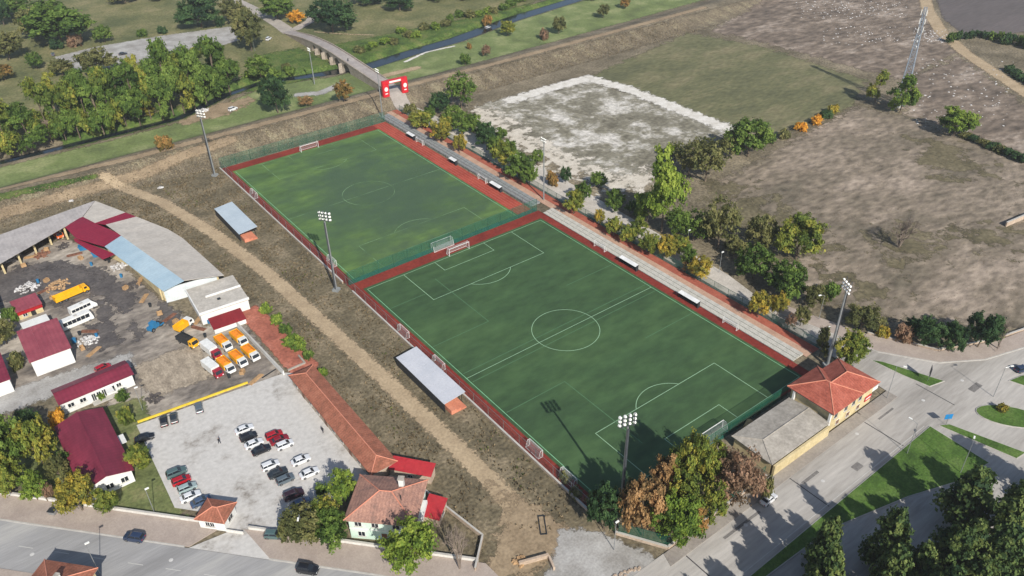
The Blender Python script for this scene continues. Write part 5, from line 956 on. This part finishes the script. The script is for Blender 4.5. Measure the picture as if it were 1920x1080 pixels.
# yard clutter
rg = np.random.default_rng(44); M_rust = MATS['rust_scrap']; crate = MB().box(-.6, .6, -.45, .45, 0, .12).box(-.6, .6, -.45, -.38, .12, .8).box(-.6, .6, .38, .45, .12, .8).box(-.6, -.53, -.38, .38, .12, .8).box(.53, .6, -.38, .38, .12, .8).mesh('crate'); plank = MB().box(-1.9, 1.9, -.5, -.2, 0, .16).box(-1.8, 1.9, -.15, .15, 0, .16).box(-1.9, 1.7, .2, .5, 0, .16).box(-1.7, 1.6, -.35, .3, .16, .3).mesh('plank_pile'); drum = MB().tube((0, 0, 0), (0, 0, .9), .32, None, 10).tube((0, 0, .9), (0, 0, .94), .34, None, 10).mesh('drum')
for k, (px, py) in enumerate([(330, 605), (372, 600), (385, 632), (300, 590), (318, 596), (228, 520), (236, 542), (262, 528), (205, 492), (152, 486), (140, 478), (172, 498), (88, 470), (60, 482), (96, 452), (45, 500), (168, 622), (182, 632), (155, 655), (176, 660), (150, 628), (100, 560), (85, 545), (72, 530), (88, 528), (270, 560), (282, 575), (418, 618), (372, 616), (392, 606), (455, 700), (480, 712), (430, 708)]):
    p = G(px, py); kd = k % 3; me = (crate, plank, drum)[kd]; nm = ('scrap_crate', 'plank_pile', 'oil_drum')[kd]
    o = link(nm, me, (M_sand, M_rust, M_tarp if k % 2 else M_drk)[kd] if kd != 1 else (M_sand if k % 2 else M_rust), None, (p.x, p.y, .06)); o.rotation_euler = (0, 0, rg.uniform(0, 3.1)); o.scale = (1.2,)*3
    tag(o, {0: 'open sandy coloured crate left among the depot scrap', 1: ('pile of pale planks' if k % 2 else 'pile of rusty boards')+' lying on the depot yard', 2: ('blue' if k % 2 else 'dark')+' oil drum standing on the depot yard'}[kd], ('crate', 'planks', 'drum')[kd], 'scrap lying about the depot yard')
# ================================================================ trees
def leafmat(name, cols, trans=.45):
    mt = bpy.data.materials.new('leaves_'+name); mt.use_nodes = True; n = mt.node_tree; L = n.links.new; bs = n.nodes['Principled BSDF']; bs.inputs['Roughness'].default_value = .7; bs.inputs['Specular IOR Level'].default_value = .15
    at = n.nodes.new('ShaderNodeAttribute'); at.attribute_name = 'rnd'; oi = n.nodes.new('ShaderNodeObjectInfo')
    cr = n.nodes.new('ShaderNodeValToRGB'); e = cr.color_ramp.elements; e[0].position = .05; e[1].position = .95; e[0].color = cols[0]; e[1].color = cols[-1]
    for k, c in enumerate(cols[1:-1]): q = e.new((k+1)/(len(cols)-1)); q.color = c
    ad = n.nodes.new('ShaderNodeMath'); ad.operation = 'MULTIPLY_ADD'; L(oi.outputs['Random'], ad.inputs[0]); ad.inputs[1].default_value = .3; sb_ = n.nodes.new('ShaderNodeMath'); sb_.operation = 'SUBTRACT'; L(at.outputs['Fac'], sb_.inputs[0]); sb_.inputs[1].default_value = .15; L(sb_.outputs[0], ad.inputs[2]); L(ad.outputs[0], cr.inputs[0]); L(cr.outputs[0], bs.inputs['Base Color'])
    tr = n.nodes.new('ShaderNodeBsdfTranslucent'); L(cr.outputs[0], tr.inputs[0]); ms = n.nodes.new('ShaderNodeMixShader'); ms.inputs[0].default_value = trans; L(bs.outputs[0], ms.inputs[1]); L(tr.outputs[0], ms.inputs[2]); L(ms.outputs[0], n.nodes['Material Output'].inputs[0]); return mt
LK = 1.45
LM = dict(green=leafmat('green', [S(52, 72, 34, LK), S(82, 104, 46, LK), S(112, 130, 62, LK)]), bright=leafmat('bright', [S(68, 90, 40, LK), S(104, 124, 50, LK), S(138, 150, 66, LK)]), yg=leafmat('yellow_green', [S(74, 90, 42, LK), S(110, 120, 52, LK), S(152, 144, 66, LK)]),
          yellow=leafmat('yellow', [S(88, 94, 46, LK), S(136, 128, 54, LK), S(176, 152, 64, LK)]), olive=leafmat('olive', [S(70, 76, 46, LK), S(98, 100, 60, LK), S(128, 124, 80, LK)]), orange=leafmat('orange', [S(92, 88, 50, LK), S(134, 108, 62, LK), S(168, 130, 78, LK)]),
          brown=leafmat('brown', [S(104, 88, 60, LK), S(140, 112, 76, LK), S(172, 138, 96, LK)]), dark=leafmat('dark', [S(34, 54, 36, LK), S(54, 78, 46, LK), S(76, 98, 58, LK)]), pine=leafmat('pine', [S(40, 58, 36, LK), S(66, 84, 46, LK), S(100, 110, 60, LK)], .3), rust=leafmat('rust', [S(104, 90, 72, LK), S(128, 104, 84, LK), S(150, 120, 98, LK)]),
          gold=leafmat('gold', [S(140, 112, 44, LK), S(184, 138, 48, LK), S(208, 160, 66, LK)]))
CW = dict(green='green', bright='bright green', yg='yellow green', yellow='yellow', olive='olive', orange='orange brown', brown='pale brown', dark='dark green', pine='dark green', rust='rust red', gold='golden orange')
M_bark = mat('bark', (S(96, 84, 72, .8), S(132, 118, 102, .8)), scale=3, fine=8, fineamt=.3); M_twig = mat('twigs', (S(120, 108, 98, .8), S(150, 136, 124, .8)), scale=3, fine=8, fineamt=.2)
def crown_mesh(name, shape, seed, nl, leaf):
    rg = np.random.default_rng(seed); cb = {'round': .2, 'tall': .04, 'pine': .06, 'bush': .0, 'sparse': .22}[shape]
    nlobe = {'round': 11, 'tall': 13, 'pine': 26, 'bush': 8, 'sparse': 10}[shape]; C = []; Rr = []
    for k in range(nlobe):
        if shape == 'pine':
            z = cb+(1-cb)*(k/nlobe)**.9; rad = .86*(1-(z-cb)/(1-cb))**.75+.05; a = rg.uniform(0, 6.28); C.append((rad*.6*math.cos(a), rad*.6*math.sin(a), z*.96)); Rr.append((.17+rad*.30, .17+rad*.30, .085))
        elif shape == 'tall':
            z = cb+.1+(.86-cb)*rg.uniform(0, 1); rad = .55*math.sin(math.pi*min(1, max(0, (z-cb)/(1-cb)))**.8)+.1; a = rg.uniform(0, 6.28); C.append((rad*math.cos(a), rad*math.sin(a), z)); q = rg.uniform(.34, .5); Rr.append((q, q, rg.uniform(.1, .17)))
        elif shape == 'bush':
            a = rg.uniform(0, 6.28); rad = rg.uniform(.1, .62); C.append((rad*math.cos(a), rad*math.sin(a), rg.uniform(.3, .62))); q = rg.uniform(.32, .5); Rr.append((q, q, .36))
        else:
            a = k*2.4+rg.uniform(-.4, .4); u = (k+.5)/nlobe; z = cb+.14+(.8-cb-.1)*u; rad = .62*math.sqrt(max(.02, 1-((u-.35)/.72)**2))*rg.uniform(.75, 1.1); C.append((rad*math.cos(a), rad*math.sin(a), z)); q = rg.uniform(.3, .46); Rr.append((q, q, rg.uniform(.12, .2)))
    C = np.array(C); Rr = np.array(Rr); li = rg.integers(0, nlobe, nl); d = rg.normal(size=(nl, 3)); d /= np.linalg.norm(d, axis=1)[:, None]
    # sub-clumps so that each lobe has light and dark tufts and gaps
    nc = 16; cd = rg.normal(size=(nlobe, nc, 3)); cd /= np.linalg.norm(cd, axis=2)[:, :, None]; ci = rg.integers(0, nc, nl); pick = cd[li, ci]
    d = pick+d*rg.uniform(.08, .42, (nl, 1)); rr = rg.uniform(.5, 1.05, (nl, 1))*rg.uniform(.8, 1.18, (nlobe, nc))[li, ci][:, None]; P = C[li]+d*rr*Rr[li]
    P[:, 2] = np.clip(P[:, 2], .01 if shape == 'bush' else cb*.8, 1.05)
    nrm = d/np.linalg.norm(d, axis=1)[:, None]+np.array([0, 0, .35])+rg.normal(size=(nl, 3))*.55; nrm /= np.linalg.norm(nrm, axis=1)[:, None]
    t1_ = np.cross(nrm, rg.normal(size=(nl, 3))); t1_ /= np.linalg.norm(t1_, axis=1)[:, None]; t2_ = np.cross(nrm, t1_)
    s = leaf*rg.uniform(.6, 1.3, (nl, 1)); zr = {'round': .62, 'sparse': .62, 'tall': .42, 'pine': .5, 'bush': 1.1}[shape]; SC = np.array([1, 1, zr])
    V = np.stack([P+(t1_*s)*SC, P+(t2_*s*.8)*SC, P-(t1_*s)*SC, P-(t2_*s*.8)*SC], 1).reshape(-1, 3); T = np.arange(nl*4).reshape(-1, 4)
    me = npmesh(name, V, T); lob = rg.normal(size=nlobe)*.17; clu = rg.normal(size=(nlobe, nc))*.13; val = np.clip(.5+rg.normal(size=nl)*.13+lob[li]+clu[li, ci]+pick[:, 2]*.1, 0, 1); at = me.attributes.new('rnd', 'FLOAT', 'POINT'); at.data.foreach_set('value', np.repeat(val, 4).astype(np.float32))
    me.materials.append(LM['green']); return me, C
def trunk_mesh(name, C, shape, seed):
    rg = np.random.default_rng(seed); b = MB(); top = {'round': .5, 'tall': .8, 'pine': .92, 'bush': .3, 'sparse': .55}[shape]; w_ = {'round': .055, 'tall': .07, 'pine': .045, 'bush': .06, 'sparse': .05}[shape]
    pts = [(0, 0, 0)]; 
    for k in range(1, 5): pts.append((rg.uniform(-.05, .05), rg.uniform(-.05, .05), top*k/4))
    for k in range(4): b.tube(pts[k], pts[k+1], w_*(1-k*.2), w_*(1-(k+1)*.2), 7)
    for c in C[::2 if shape != 'sparse' else 1][:9]:
        f = min(.9, max(.3, (c[2]-.18)/top)); a = Vector(pts[1]).lerp(Vector(pts[4]), f*.8); b.tube(a, tuple(c), w_*.42, w_*.1, 5)
    me = b.mesh(name); me.materials.append(M_bark); return me
def bare_mesh(name, seed):
    rg = np.random.default_rng(seed); b = MB()
    def grow(p, d, l, r, n):
        q = p+d*l; b.tube(p, q, r, r*.65, 5 if n > 2 else 3)
        if n == 0: return
        for k in range(3 if n > 1 else 4):
            v = (d+Vector(rg.normal(size=3))*.55+Vector((0, 0, .12))).normalized(); grow(q, v, l*rg.uniform(.62, .82), r*.55, n-1)
    for k in range(5): grow(Vector((0, 0, .02)), Vector((rg.uniform(-.4, .4), rg.uniform(-.4, .4), 1)).normalized(), .3, .034, 4)
    me = b.mesh(name); me.materials.append(M_twig); return me
PROTO = {}
for shp, nv, nl, lf in (('round', 5, 9500, .046), ('tall', 4, 9000, .055), ('pine', 3, 10000, .052), ('bush', 3, 2600, .075), ('sparse', 2, 3600, .045)):
    for k in range(nv):
        me, C = crown_mesh('crown', shp, 100+k*7+len(shp), nl, lf); PROTO.setdefault(shp, []).append((me, trunk_mesh('trunk', C, shp, k)))
BARE = [bare_mesh('branches', s) for s in (5, 6)]
tcount = [0]
def tree(px, by, ty, wpx, col, shp, place, z=None, xy=None, H=None, r=None):
    if xy is None: p = GT(px, by)
    else: p = Vector((*xy, float(hq(*xy))))
    depth = float((np.array(p)-CAM)@FWD)
    if r is None: r = wpx/2*depth/F
    if H is None:
        lo, hi = 0, 60
        for _ in range(40):
            m_ = (lo+hi)/2
            if PJ((p.x, p.y, p.z+m_))[1] > ty: lo = m_
            else: hi = m_
        H = max(lo*(1.02 if shp == 'tall' else .9), r*.9)
        if shp == 'tall': r *= .86
    if place == 'lining the promenade': place += ' beside the training pitch' if p.y > 62 else (' beside the near pitch' if p.y > -36 else ' behind the clubhouse')
    if place == 'in the wood along the river bank': place = 'at the water edge of the river bank wood' if by > 206 else 'on the plaza side of the river bank wood'
    i = tcount[0]; tcount[0] += 1; rg = random.Random(i*31+int(px)); sz = 'tall' if H > 11 else ('small' if H < 5 else 'leafy')
    if shp == 'bare':
        t = thing('bare_tree', 'leafless grey tree '+place, 'tree', p, rg.uniform(0, 6.28), 'leafless trees '+place); o = link('branches', BARE[i % 2], None, t); o.scale = (r*1.15, r*1.15, H); return t
    kind = {'pine': 'pine tree', 'bush': 'shrub'}.get(shp, 'tree'); nm = {'pine': 'pine_tree', 'bush': 'shrub'}.get(shp, 'broadleaf_tree')
    adj = CW[col] if shp != 'tall' else 'upright '+CW[col]; lab = '%s %s %s %s' % (sz, adj, kind, place) if shp != 'bush' else '%s shrub %s' % (adj, place)
    if shp == 'sparse': lab = 'thin crowned '+lab
    t = thing(nm, lab, 'shrub' if shp == 'bush' else 'tree', p, rg.uniform(0, 6.28), ('shrubs ' if shp == 'bush' else 'trees ')+place)
    cm, tm = rg.choice(PROTO[shp]); k = 1.12 if shp in ('round', 'sparse') else 1.2
    c = link('crown', cm, LM[col], t); c.scale = (r*k*rg.uniform(.92, 1.08), r*k*rg.uniform(.92, 1.08), H*1.02)
    if shp != 'bush': s = link('trunk', tm, M_bark, t); s.scale = (r*.9 if shp != 'tall' else r*.8, r*.9 if shp != 'tall' else r*.8, H)
    else: s = link('stem', tm, M_bark, t); s.scale = (r, r, H)
    return t
RB = 'in the wood along the river bank'
g, y, o_, d_, b_g, yg, ol, br, ru, pn = 'green', 'yellow', 'orange', 'dark', 'bright', 'yg', 'olive', 'brown', 'rust', 'pine'
for a in [(22, 292, 190, 62, yg), (62, 282, 205, 55, g), (8, 262, 195, 50, g), (98, 268, 152, 58, yg), (124, 262, 165, 50, g), (150, 258, 152, 50, yg), (172, 250, 142, 48, g), (196, 252, 150, 50, g), (216, 244, 132, 50, yg), (240, 244, 138, 50, g), (264, 236, 126, 52, g), (286, 232, 112, 50, yg), (306, 224, 122, 50, g), (326, 216, 86, 52, g), (346, 212, 112, 48, yg), (366, 202, 86, 52, g), (388, 196, 100, 56, g), (412, 186, 72, 58, g), (432, 176, 92, 46, g), (116, 215, 142, 48, yg), (158, 200, 132, 50, g), (206, 196, 126, 50, g), (250, 186, 116, 50, g), (292, 178, 112, 50, g), (330, 166, 92, 48, g), (376, 156, 92, 50, yg), (404, 148, 76, 46, g), (44, 240, 196, 50, g), (355, 196, 150, 36, y), (275, 218, 196, 30, y), (182, 225, 160, 44, d_), (232, 212, 150, 46, d_), (308, 196, 130, 46, d_), (140, 236, 180, 44, d_)]:
    tree(*a, 'tall', RB)
FM = 'on the far meadow beyond the river'
for a in [(115, 82, -6, 118, g, 'round'), (70, 70, 5, 60, ol, 'round'), (18, 112, 50, 56, ol, 'round'), (8, 48, -8, 40, d_, 'round'), (10, 150, 118, 38, o_, 'round'), (70, 130, 94, 30, g, 'round'), (107, 92, 68, 24, d_, 'bush'), (147, 86, 60, 28, ru, 'bush'), (196, 80, 44, 36, g, 'round'), (268, 68, 52, 20, g, 'bush'), (305, 63, 46, 18, d_, 'bush'), (378, 52, -12, 80, d_, 'round'), (415, 50, 26, 18, d_, 'bush'), (440, 44, -8, 50, ol, 'round'), (472, 96, 8, 60, ol, 'round'), (520, 36, -10, 62, g, 'round'), (557, 44, 16, 30, 'gold', 'round'), (625, 60, -10, 76, d_, 'round'), (690, 8, -25, 60, d_, 'round'), (750, 20, -14, 54, d_, 'round'), (820, 0, -25, 50, g, 'round'), (880, -2, -25, 50, ol, 'round'), (960, -5, -25, 40, yg, 'round'), (188, 142, 84, 62, ol, 'round'), (118, 142, 108, 42, ol, 'round'), (30, 30, -12, 60, g, 'round'), (235, 5, -20, 50, ol, 'round'), (300, 0, -20, 40, g, 'round')]:
    tree(*a, FM)
RL = 'on the riverside lawn'
for a in [(522, 212, 132, 52, d_, 'round'), (492, 150, 98, 46, g, 'round'), (646, 190, 145, 36, o_, 'round'), (312, 283, 250, 34, o_, 'bush'), (575, 200, 178, 30, br, 'sparse'), (952, 68, 34, 28, yg, 'round'), (915, 52, 24, 17, o_, 'round'), (1048, 64, 26, 25, ol, 'round'), (1131, 34, 4, 23, ol, 'round'), (1172, 16, -8, 20, o_, 'round'), (912, 106, 82, 16, ru, 'round'), (873, 122, 98, 22, g, 'bush'), (1020, 74, 50, 20, ru, 'bush'), (1110, 2, -20, 20, g, 'round'), (880, 92, 78, 10, o_, 'bush')]:
    tree(*a, RL)
for k in range(34):
    u = k/33; px = 470+u*520+random.uniform(-6, 6); py = (150-u*40 if px < 640 else 118-(px-640)*.30)-random.uniform(4, 22)
    if 560 < px < 660: continue
    tree(px, py, py-14, random.uniform(18, 30), random.choice([b_g, g, b_g, ol]), 'bush', 'on the weedy river bank by the bridge')
PR = 'lining the promenade'
for a in [(768, 214, 190, 26, ol, 'bush'), (792, 242, 204, 42, yg, 'round'), (828, 268, 222, 40, y, 'round'), (868, 252, 205, 36, g, 'round'), (912, 282, 220, 36, d_, 'round'), (940, 262, 236, 22, g, 'round'), (945, 314, 260, 48, yg, 'round'), (972, 336, 284, 50, g, 'round'), (862, 288, 246, 24, y, 'round'), (1076, 402, 352, 38, yg, 'round'), (1122, 352, 320, 32, g, 'round'), (1060, 345, 308, 20, d_, 'round'), (1152, 394, 352, 42, g, 'round'), (1034, 350, 318, 26, o_, 'bush'), (1124, 422, 390, 22, y, 'round'), (1150, 442, 404, 32, yg, 'round'), (1176, 456, 418, 30, yg, 'round'), (1218, 478, 432, 40, yg, 'round'), (1250, 484, 440, 42, y, 'round'), (1312, 524, 478, 44, y, 'round'), (1290, 508, 486, 30, br, 'sparse'), (1420, 596, 540, 40, y, 'round'), (1456, 592, 546, 32, y, 'round'), (1480, 618, 585, 22, ru, 'sparse'), (1588, 690, 618, 62, yg, 'round'), (850, 232, 192, 34, g, 'round'), (888, 250, 208, 32, g, 'round'), (905, 268, 232, 30, d_, 'round'), (930, 292, 252, 34, g, 'round'), (955, 296, 258, 30, g, 'round'), (992, 348, 302, 38, g, 'round'), (1092, 380, 338, 32, g, 'round'), (1196, 448, 405, 32, yg, 'round'), (1272, 476, 436, 36, yg, 'round'), (1288, 500, 455, 34, g, 'round'), (1500, 612, 570, 30, ol, 'round'), (806, 226, 196, 26, g, 'round'), (838, 250, 214, 30, yg, 'round'), (1536, 670, 612, 28, ol, 'tall'), (1008, 310, 276, 22, g, 'round')]:
    tree(*a, PR)
FE_ = 'between the promenade and the fields'
for a in [(866, 204, 128, 62, g, 'sparse'), (826, 212, 170, 42, d_, 'round'), (1240, 436, 286, 78, b_g, 'tall'), (1212, 420, 350, 50, b_g, 'round'), (1268, 446, 380, 46, g, 'round'), (1322, 340, 248, 84, ol, 'sparse'), (1290, 330, 262, 60, ol, 'sparse'), (1402, 294, 214, 72, g, 'round'), (1372, 290, 240, 48, ol, 'round'), (1346, 466, 362, 76, ol, 'sparse'), (1300, 452, 390, 56, g, 'sparse'), (1424, 470, 398, 62, ol, 'round'), (1492, 486, 396, 84, yg, 'round'), (1412, 522, 458, 72, g, 'round'), (1472, 558, 488, 76, g, 'round'), (1376, 480, 440, 46, ol, 'round'), (1524, 578, 530, 40, ol, 'round'), (1612, 620, 570, 62, ol, 'round'), (1652, 632, 606, 24, y, 'bush'), (1190, 400, 372, 34, g, 'bush'), (1330, 440, 410, 40, ol, 'bush'), (1560, 560, 528, 40, g, 'bush'), (1265, 300, 262, 40, ol, 'sparse')]:
    tree(*a, FE_)
for a in [(1732, 650, 590, 54, d_), (1778, 660, 600, 50, d_), (1832, 652, 578, 62, d_), (1712, 628, 596, 40, d_), (1862, 640, 606, 30, g)]: tree(*a, 'round', 'on the walled corner of the dry field')
tree(1690, 645, 606, 36, ru, 'bush', 'on the walled corner of the dry field')
tree(1685, 464, 398, 100, g, 'bare', 'in the middle of the dry field'); tree(1870, 655, 590, 36, g, 'bare', 'at the road edge of the dry field'); tree(862, 1068, 968, 78, g, 'bare', 'in the walled house garden')
for a in [(1640, 194, 134, 36, yg, 'tall'), (1687, 212, 148, 46, b_g, 'tall')]: tree(*a, 'at the foot of the lattice mast')
tree(1787, 254, 196, 62, b_g, 'round', 'beside the small white hut in the fields')
for px, py, c in [(1498, 238, 'gold'), (1528, 226, 'gold'), (1560, 206, y), (1470, 252, ol), (1446, 262, g), (1545, 216, d_)]: tree(px, py+6, py-12, 26, c, 'bush', 'in the hedge between the far fields')
for k in range(12): tree(1782+k*13, 62+abs(k-4)*2.2+random.uniform(6, 14), 58+random.uniform(-4, 4), random.uniform(12, 26), random.choice([d_, g, d_]), 'bush', 'in the dark hedge below the ploughed field')
for k in range(9): tree(1890+k*9, 132+k*6, 122+k*5, 24, d_, 'bush', 'in the hedge beside the field road')
for k in range(8): tree(1810+k*16, 258+k*7, 246+k*6, 26, random.choice([d_, ol]), 'bush', 'in the hedge below the rough ground')
CWD = 'in the wood at the pitch corner'
for a in [(1132, 992, 906, 62, d_, 'round'), (1204, 1005, 884, 76, br, 'round'), (1266, 1022, 920, 84, b_g, 'round'), (1276, 965, 872, 76, yg, 'round'), (1288, 925, 806, 84, yg, 'round'), (1332, 985, 900, 62, yg, 'sparse'), (1372, 950, 842, 92, ru, 'sparse'), (1245, 940, 848, 66, br, 'round'), (1330, 920, 822, 62, yg, 'round'), (1400, 925, 862, 60, ru, 'sparse'), (1432, 935, 890, 28, ol, 'bush'), (1300, 1005, 950, 50, o_, 'round'), (1180, 950, 900, 46, ol, 'round'), (1230, 985, 930, 46, ol, 'round')]:
    tree(*a, CWD)
PG = 'in the pine grove by the road'
for tx, ty_, H_2, r_2 in [(1562, 978, 15, 4.0), (1690, 962, 16, 4.6), (1845, 888, 17, 6.0), (1790, 1000, 15, 4.4), (1905, 945, 17, 5.0), (1885, 1010, 15, 4.6), (1850, 1055, 14, 4.4), (1755, 1075, 14, 4.2), (1640, 1100, 15, 4.2), (1520, 1150, 16, 4.4), (1450, 1180, 16, 4.4), (1380, 1210, 16, 4.4), (1740, 1030, 15, 4.4), (1660, 1088, 15, 4.2), (1600, 1122, 16, 4.4), (1720, 1120, 16, 4.4), (1800, 1085, 15, 4.4), (1840, 985, 16, 4.6), (1546, 1098, 15, 4.2), (1491, 1135, 15, 4.2), (1950, 900, 16, 5), (2010, 850, 16, 5), (1980, 1000, 16, 5)]:
    q_ = G(tx, ty_, H_2*.95); tree(0, 0, 0, 0, pn, 'pine', PG, None, (q_.x, q_.y), H_2, r_2)
for x_, y_ in [(-10.4, -99.3), (-7.1, -107), (-19.7, -92.5), (-26.1, -98.6), (-33, -97.9), (-41, -99), (2, -104), (9, -109), (-18, -104)]: tree(0, 0, 0, 0, pn, 'pine', PG, None, (x_, y_), 17.5, 4.5)
GD = 'in the garden beside the burgundy hall'
for a in [(30, 890, 772, 84, g, 'round'), (84, 872, 778, 74, yg, 'round'), (24, 930, 850, 66, yg, 'round'), (72, 938, 884, 48, b_g, 'round'), (114, 802, 764, 32, 'gold', 'bush'), (97, 936, 902, 24, ru, 'bush'), (120, 905, 850, 44, ol, 'round'), (156, 958, 884, 72, y, 'round'), (206, 962, 914, 46, yg, 'round'), (266, 880, 834, 42, yg, 'round'), (240, 792, 760, 28, yg, 'bush'), (232, 750, 728, 22, g, 'bush'), (190, 748, 732, 20, b_g, 'bush'), (14, 645, 598, 44, ol, 'round'), (22, 600, 572, 28, g, 'bush'), (36, 690, 655, 30, ol, 'bush'), (60, 820, 770, 50, d_, 'round'), (130, 880, 845, 30, g, 'bush')]:
    tree(*a, GD)
HG = 'round the mint green house'
for a in [(648, 938, 878, 54, b_g, 'round'), (614, 985, 930, 50, yg, 'round'), (572, 1014, 948, 70, ol, 'round'), (626, 1020, 960, 70, g, 'round'), (774, 1066, 974, 92, b_g, 'round'), (606, 930, 905, 26, g, 'bush'), (545, 1008, 972, 44, ol, 'bush')]: tree(*a, HG)
for px, py, w_ in [(520, 600, 26), (536, 618, 26), (548, 640, 34), (562, 652, 28), (580, 668, 20), (608, 702, 20), (500, 580, 22)]: tree(px, py+6, py-14, w_, random.choice([b_g, b_g, g]), 'bush', 'along the edge of the terracotta court')
tree(1878, 772, 755, 22, 'yellow', 'bush', 'on the oval grass island')
for px, py, c in [(1110, 942, o_), (1080, 930, ol), (1060, 900, ol), (1120, 962, g)]: tree(px, py, py-16, 28, c, 'bush', 'on the dry verge beside the corner wood')
# ================================================================ weeds and debris
def tufts(name, wfun, bbox, n, h0, h1, cols, seed, z=.0):
    rg = np.random.default_rng(seed); x = rg.uniform(bbox[0], bbox[1], n*3); y = rg.uniform(bbox[2], bbox[3], n*3); k = wfun(x, y) > rg.uniform(0, 1, n*3); x, y = x[k][:n], y[k][:n]; m_ = len(x); zz = hq(x, y)+z
    V = []; a = rg.uniform(0, 6.28, (m_, 3)); h = rg.uniform(h0, h1, (m_, 1)); w_ = h*rg.uniform(.35, .8, (m_, 1)); val = rg.uniform(0, 1, m_)
    for b in range(3):
        c, s = np.cos(a[:, b]), np.sin(a[:, b]); ww = w_[:, 0]; hh = h[:, 0]*rg.uniform(.7, 1.1, m_)
        V.append(np.stack([np.stack([x-c*ww*.5, y-s*ww*.5, zz], 1), np.stack([x+c*ww*.5, y+s*ww*.5, zz], 1), np.stack([x+c*ww*.6-s*ww*.5, y+s*ww*.6+c*ww*.5, zz+hh], 1), np.stack([x-c*ww*.6-s*ww*.5, y-s*ww*.6+c*ww*.5, zz+hh], 1)], 1))
    V = np.concatenate(V).reshape(-1, 3); me = npmesh(name, V, np.arange(len(V)).reshape(-1, 4)); at = me.attributes.new('rnd', 'FLOAT', 'POINT'); at.data.foreach_set('value', np.tile(np.repeat(val, 4), 3).astype(np.float32)); o = link(name, me, leafmat(name, cols, .2)); o['kind'] = 'stuff'; o['label'] = name.replace('_', ' ')+' growing over the open ground'; o['category'] = 'weeds'; return o
verge = np.array([(-86, 164), (-37.2, 160), (-37.2, -46), (-44, -50), (-57, -40), (-60, -24), (-59.6, 28), (-56.5, 50), (-60, 68), (-63, 78), (-66, 110), (-73, 133), (-82, 150)])
trk = np.array(GL([(200, 340), (245, 357), (300, 377), (400, 437), (500, 511), (600, 601), (700, 691), (800, 786), (870, 852), (950, 932), (972, 962)]))
def vw(x, y):
    k = (signed(x, y, verge) > 0)*(polydist(x, y, trk) > 3.0)
    for (x0, x1, y0, y1) in ((-44, -36, -9, 16), (-51.5, -44, 98, 123.5), (-41.5, -38, 54, 58)): k = k*~((x > x0) & (x < x1) & (y > y0) & (y < y1))
    return k*(.45+.55*np.sin(x*.35+2*np.sin(y*.11))*np.sin(y*.23+1))
tufts('dry_weeds', vw, (-90, -36, -52, 164), 9000, .2, .55, [S(96, 86, 66, .82), S(124, 110, 86, .82), S(160, 142, 112, .82)], 1)
tufts('green_weeds', lambda x, y: vw(x, y)*(np.sin(x*.2+.7)*np.sin(y*.13+2) > .25), (-90, -36, -52, 164), 1800, .2, .6, [S(84, 90, 54, .85), S(114, 116, 70, .85)], 2)
tufts('embankment_weeds', lambda x, y: ((y > 159) & (y < 178) & ((x < 44) | (x > 62)))*.9, (-110, 230, 158, 179), 7000, .15, .5, [S(104, 96, 76, .85), S(132, 120, 98, .85), S(158, 144, 118, .85)], 3)
dfield = np.array(mixz([(1340, 350), (1440, 295), (1605, 206), (1700, 224), (1920, 300), (2050, 350), (2000, 630), (1900, 605), (1760, 592), (1640, 592), (1540, 552), (1440, 470), (1410, 400)]))
tufts('field_stubble', lambda x, y: (signed(x, y, dfield) > 0)*(.5+.5*np.sin(x*.17+1.5*np.sin(y*.13))*np.sin(y*.21)), (dfield[:, 0].min(), dfield[:, 0].max(), dfield[:, 1].min(), dfield[:, 1].max()), 9000, .06, .2, [S(126, 114, 98, .9), S(150, 136, 118, .9), S(178, 164, 142, .9)], 4)
tufts('lot_weeds', lambda x, y: (np.sin(x*.3+1.2*np.sin(y*.2))*np.sin(y*.27+.5*x*.1) > .1)*1., (78, 134, 62, 142), 1500, .08, .22, [S(110, 106, 84, .9), S(134, 126, 102, .9)], 5)
def debris():
    rg = np.random.default_rng(8); V = []; T = []; cube = np.array([(-1, -1, 0), (1, -1, 0), (1, 1, 0), (-1, 1, 0), (-.7, -.8, 1), (.8, -.6, 1), (.6, .8, 1), (-.8, .6, 1)]); fc = np.array([(4, 5, 6, 7), (0, 1, 5, 4), (1, 2, 6, 5), (2, 3, 7, 6), (3, 0, 4, 7)])
    for pxr, pyr, n in (((1490, 1700), (2, 35), 200), ((1540, 1720), (50, 85), 90), ((1730, 1775), (55, 80), 90), ((1700, 1900), (110, 240), 150)):
        for k in range(n):
            p = GT(rg.uniform(*pxr), rg.uniform(*pyr)); s = rg.uniform(.12, .5); c = cube*np.array([s, s*rg.uniform(.5, 1), s*.5]); a = rg.uniform(0, 6.28); R_ = np.array([[math.cos(a), -math.sin(a), 0], [math.sin(a), math.cos(a), 0], [0, 0, 1]]); T.append(fc+8*len(V)); V.append(c@R_.T+np.array(p)+[0, 0, .02])
    me = npmesh('rubble', np.concatenate(V), np.concatenate(T)); o = link('rubble', me, M_wr); o['kind'] = 'stuff'; o['label'] = 'pale rubble scattered over the far waste ground'; o['category'] = 'rubble'
debris()

# ================================================================ air
hz_ = bpy.data.materials.new('air'); hz_.use_nodes = True; n = hz_.node_tree; n.nodes.remove(n.nodes['Principled BSDF'])
pv = n.nodes.new('ShaderNodeVolumePrincipled'); pv.inputs['Color'].default_value = (.94, .96, 1, 1); pv.inputs['Density'].default_value = .00014; pv.inputs['Anisotropy'].default_value = .2
n.links.new(pv.outputs[0], n.nodes['Material Output'].inputs['Volume'])
o = ob('haze', MB().box(-5600, 5800, -5600, 5800, -4, 140), hz_); o['kind'] = 'stuff'
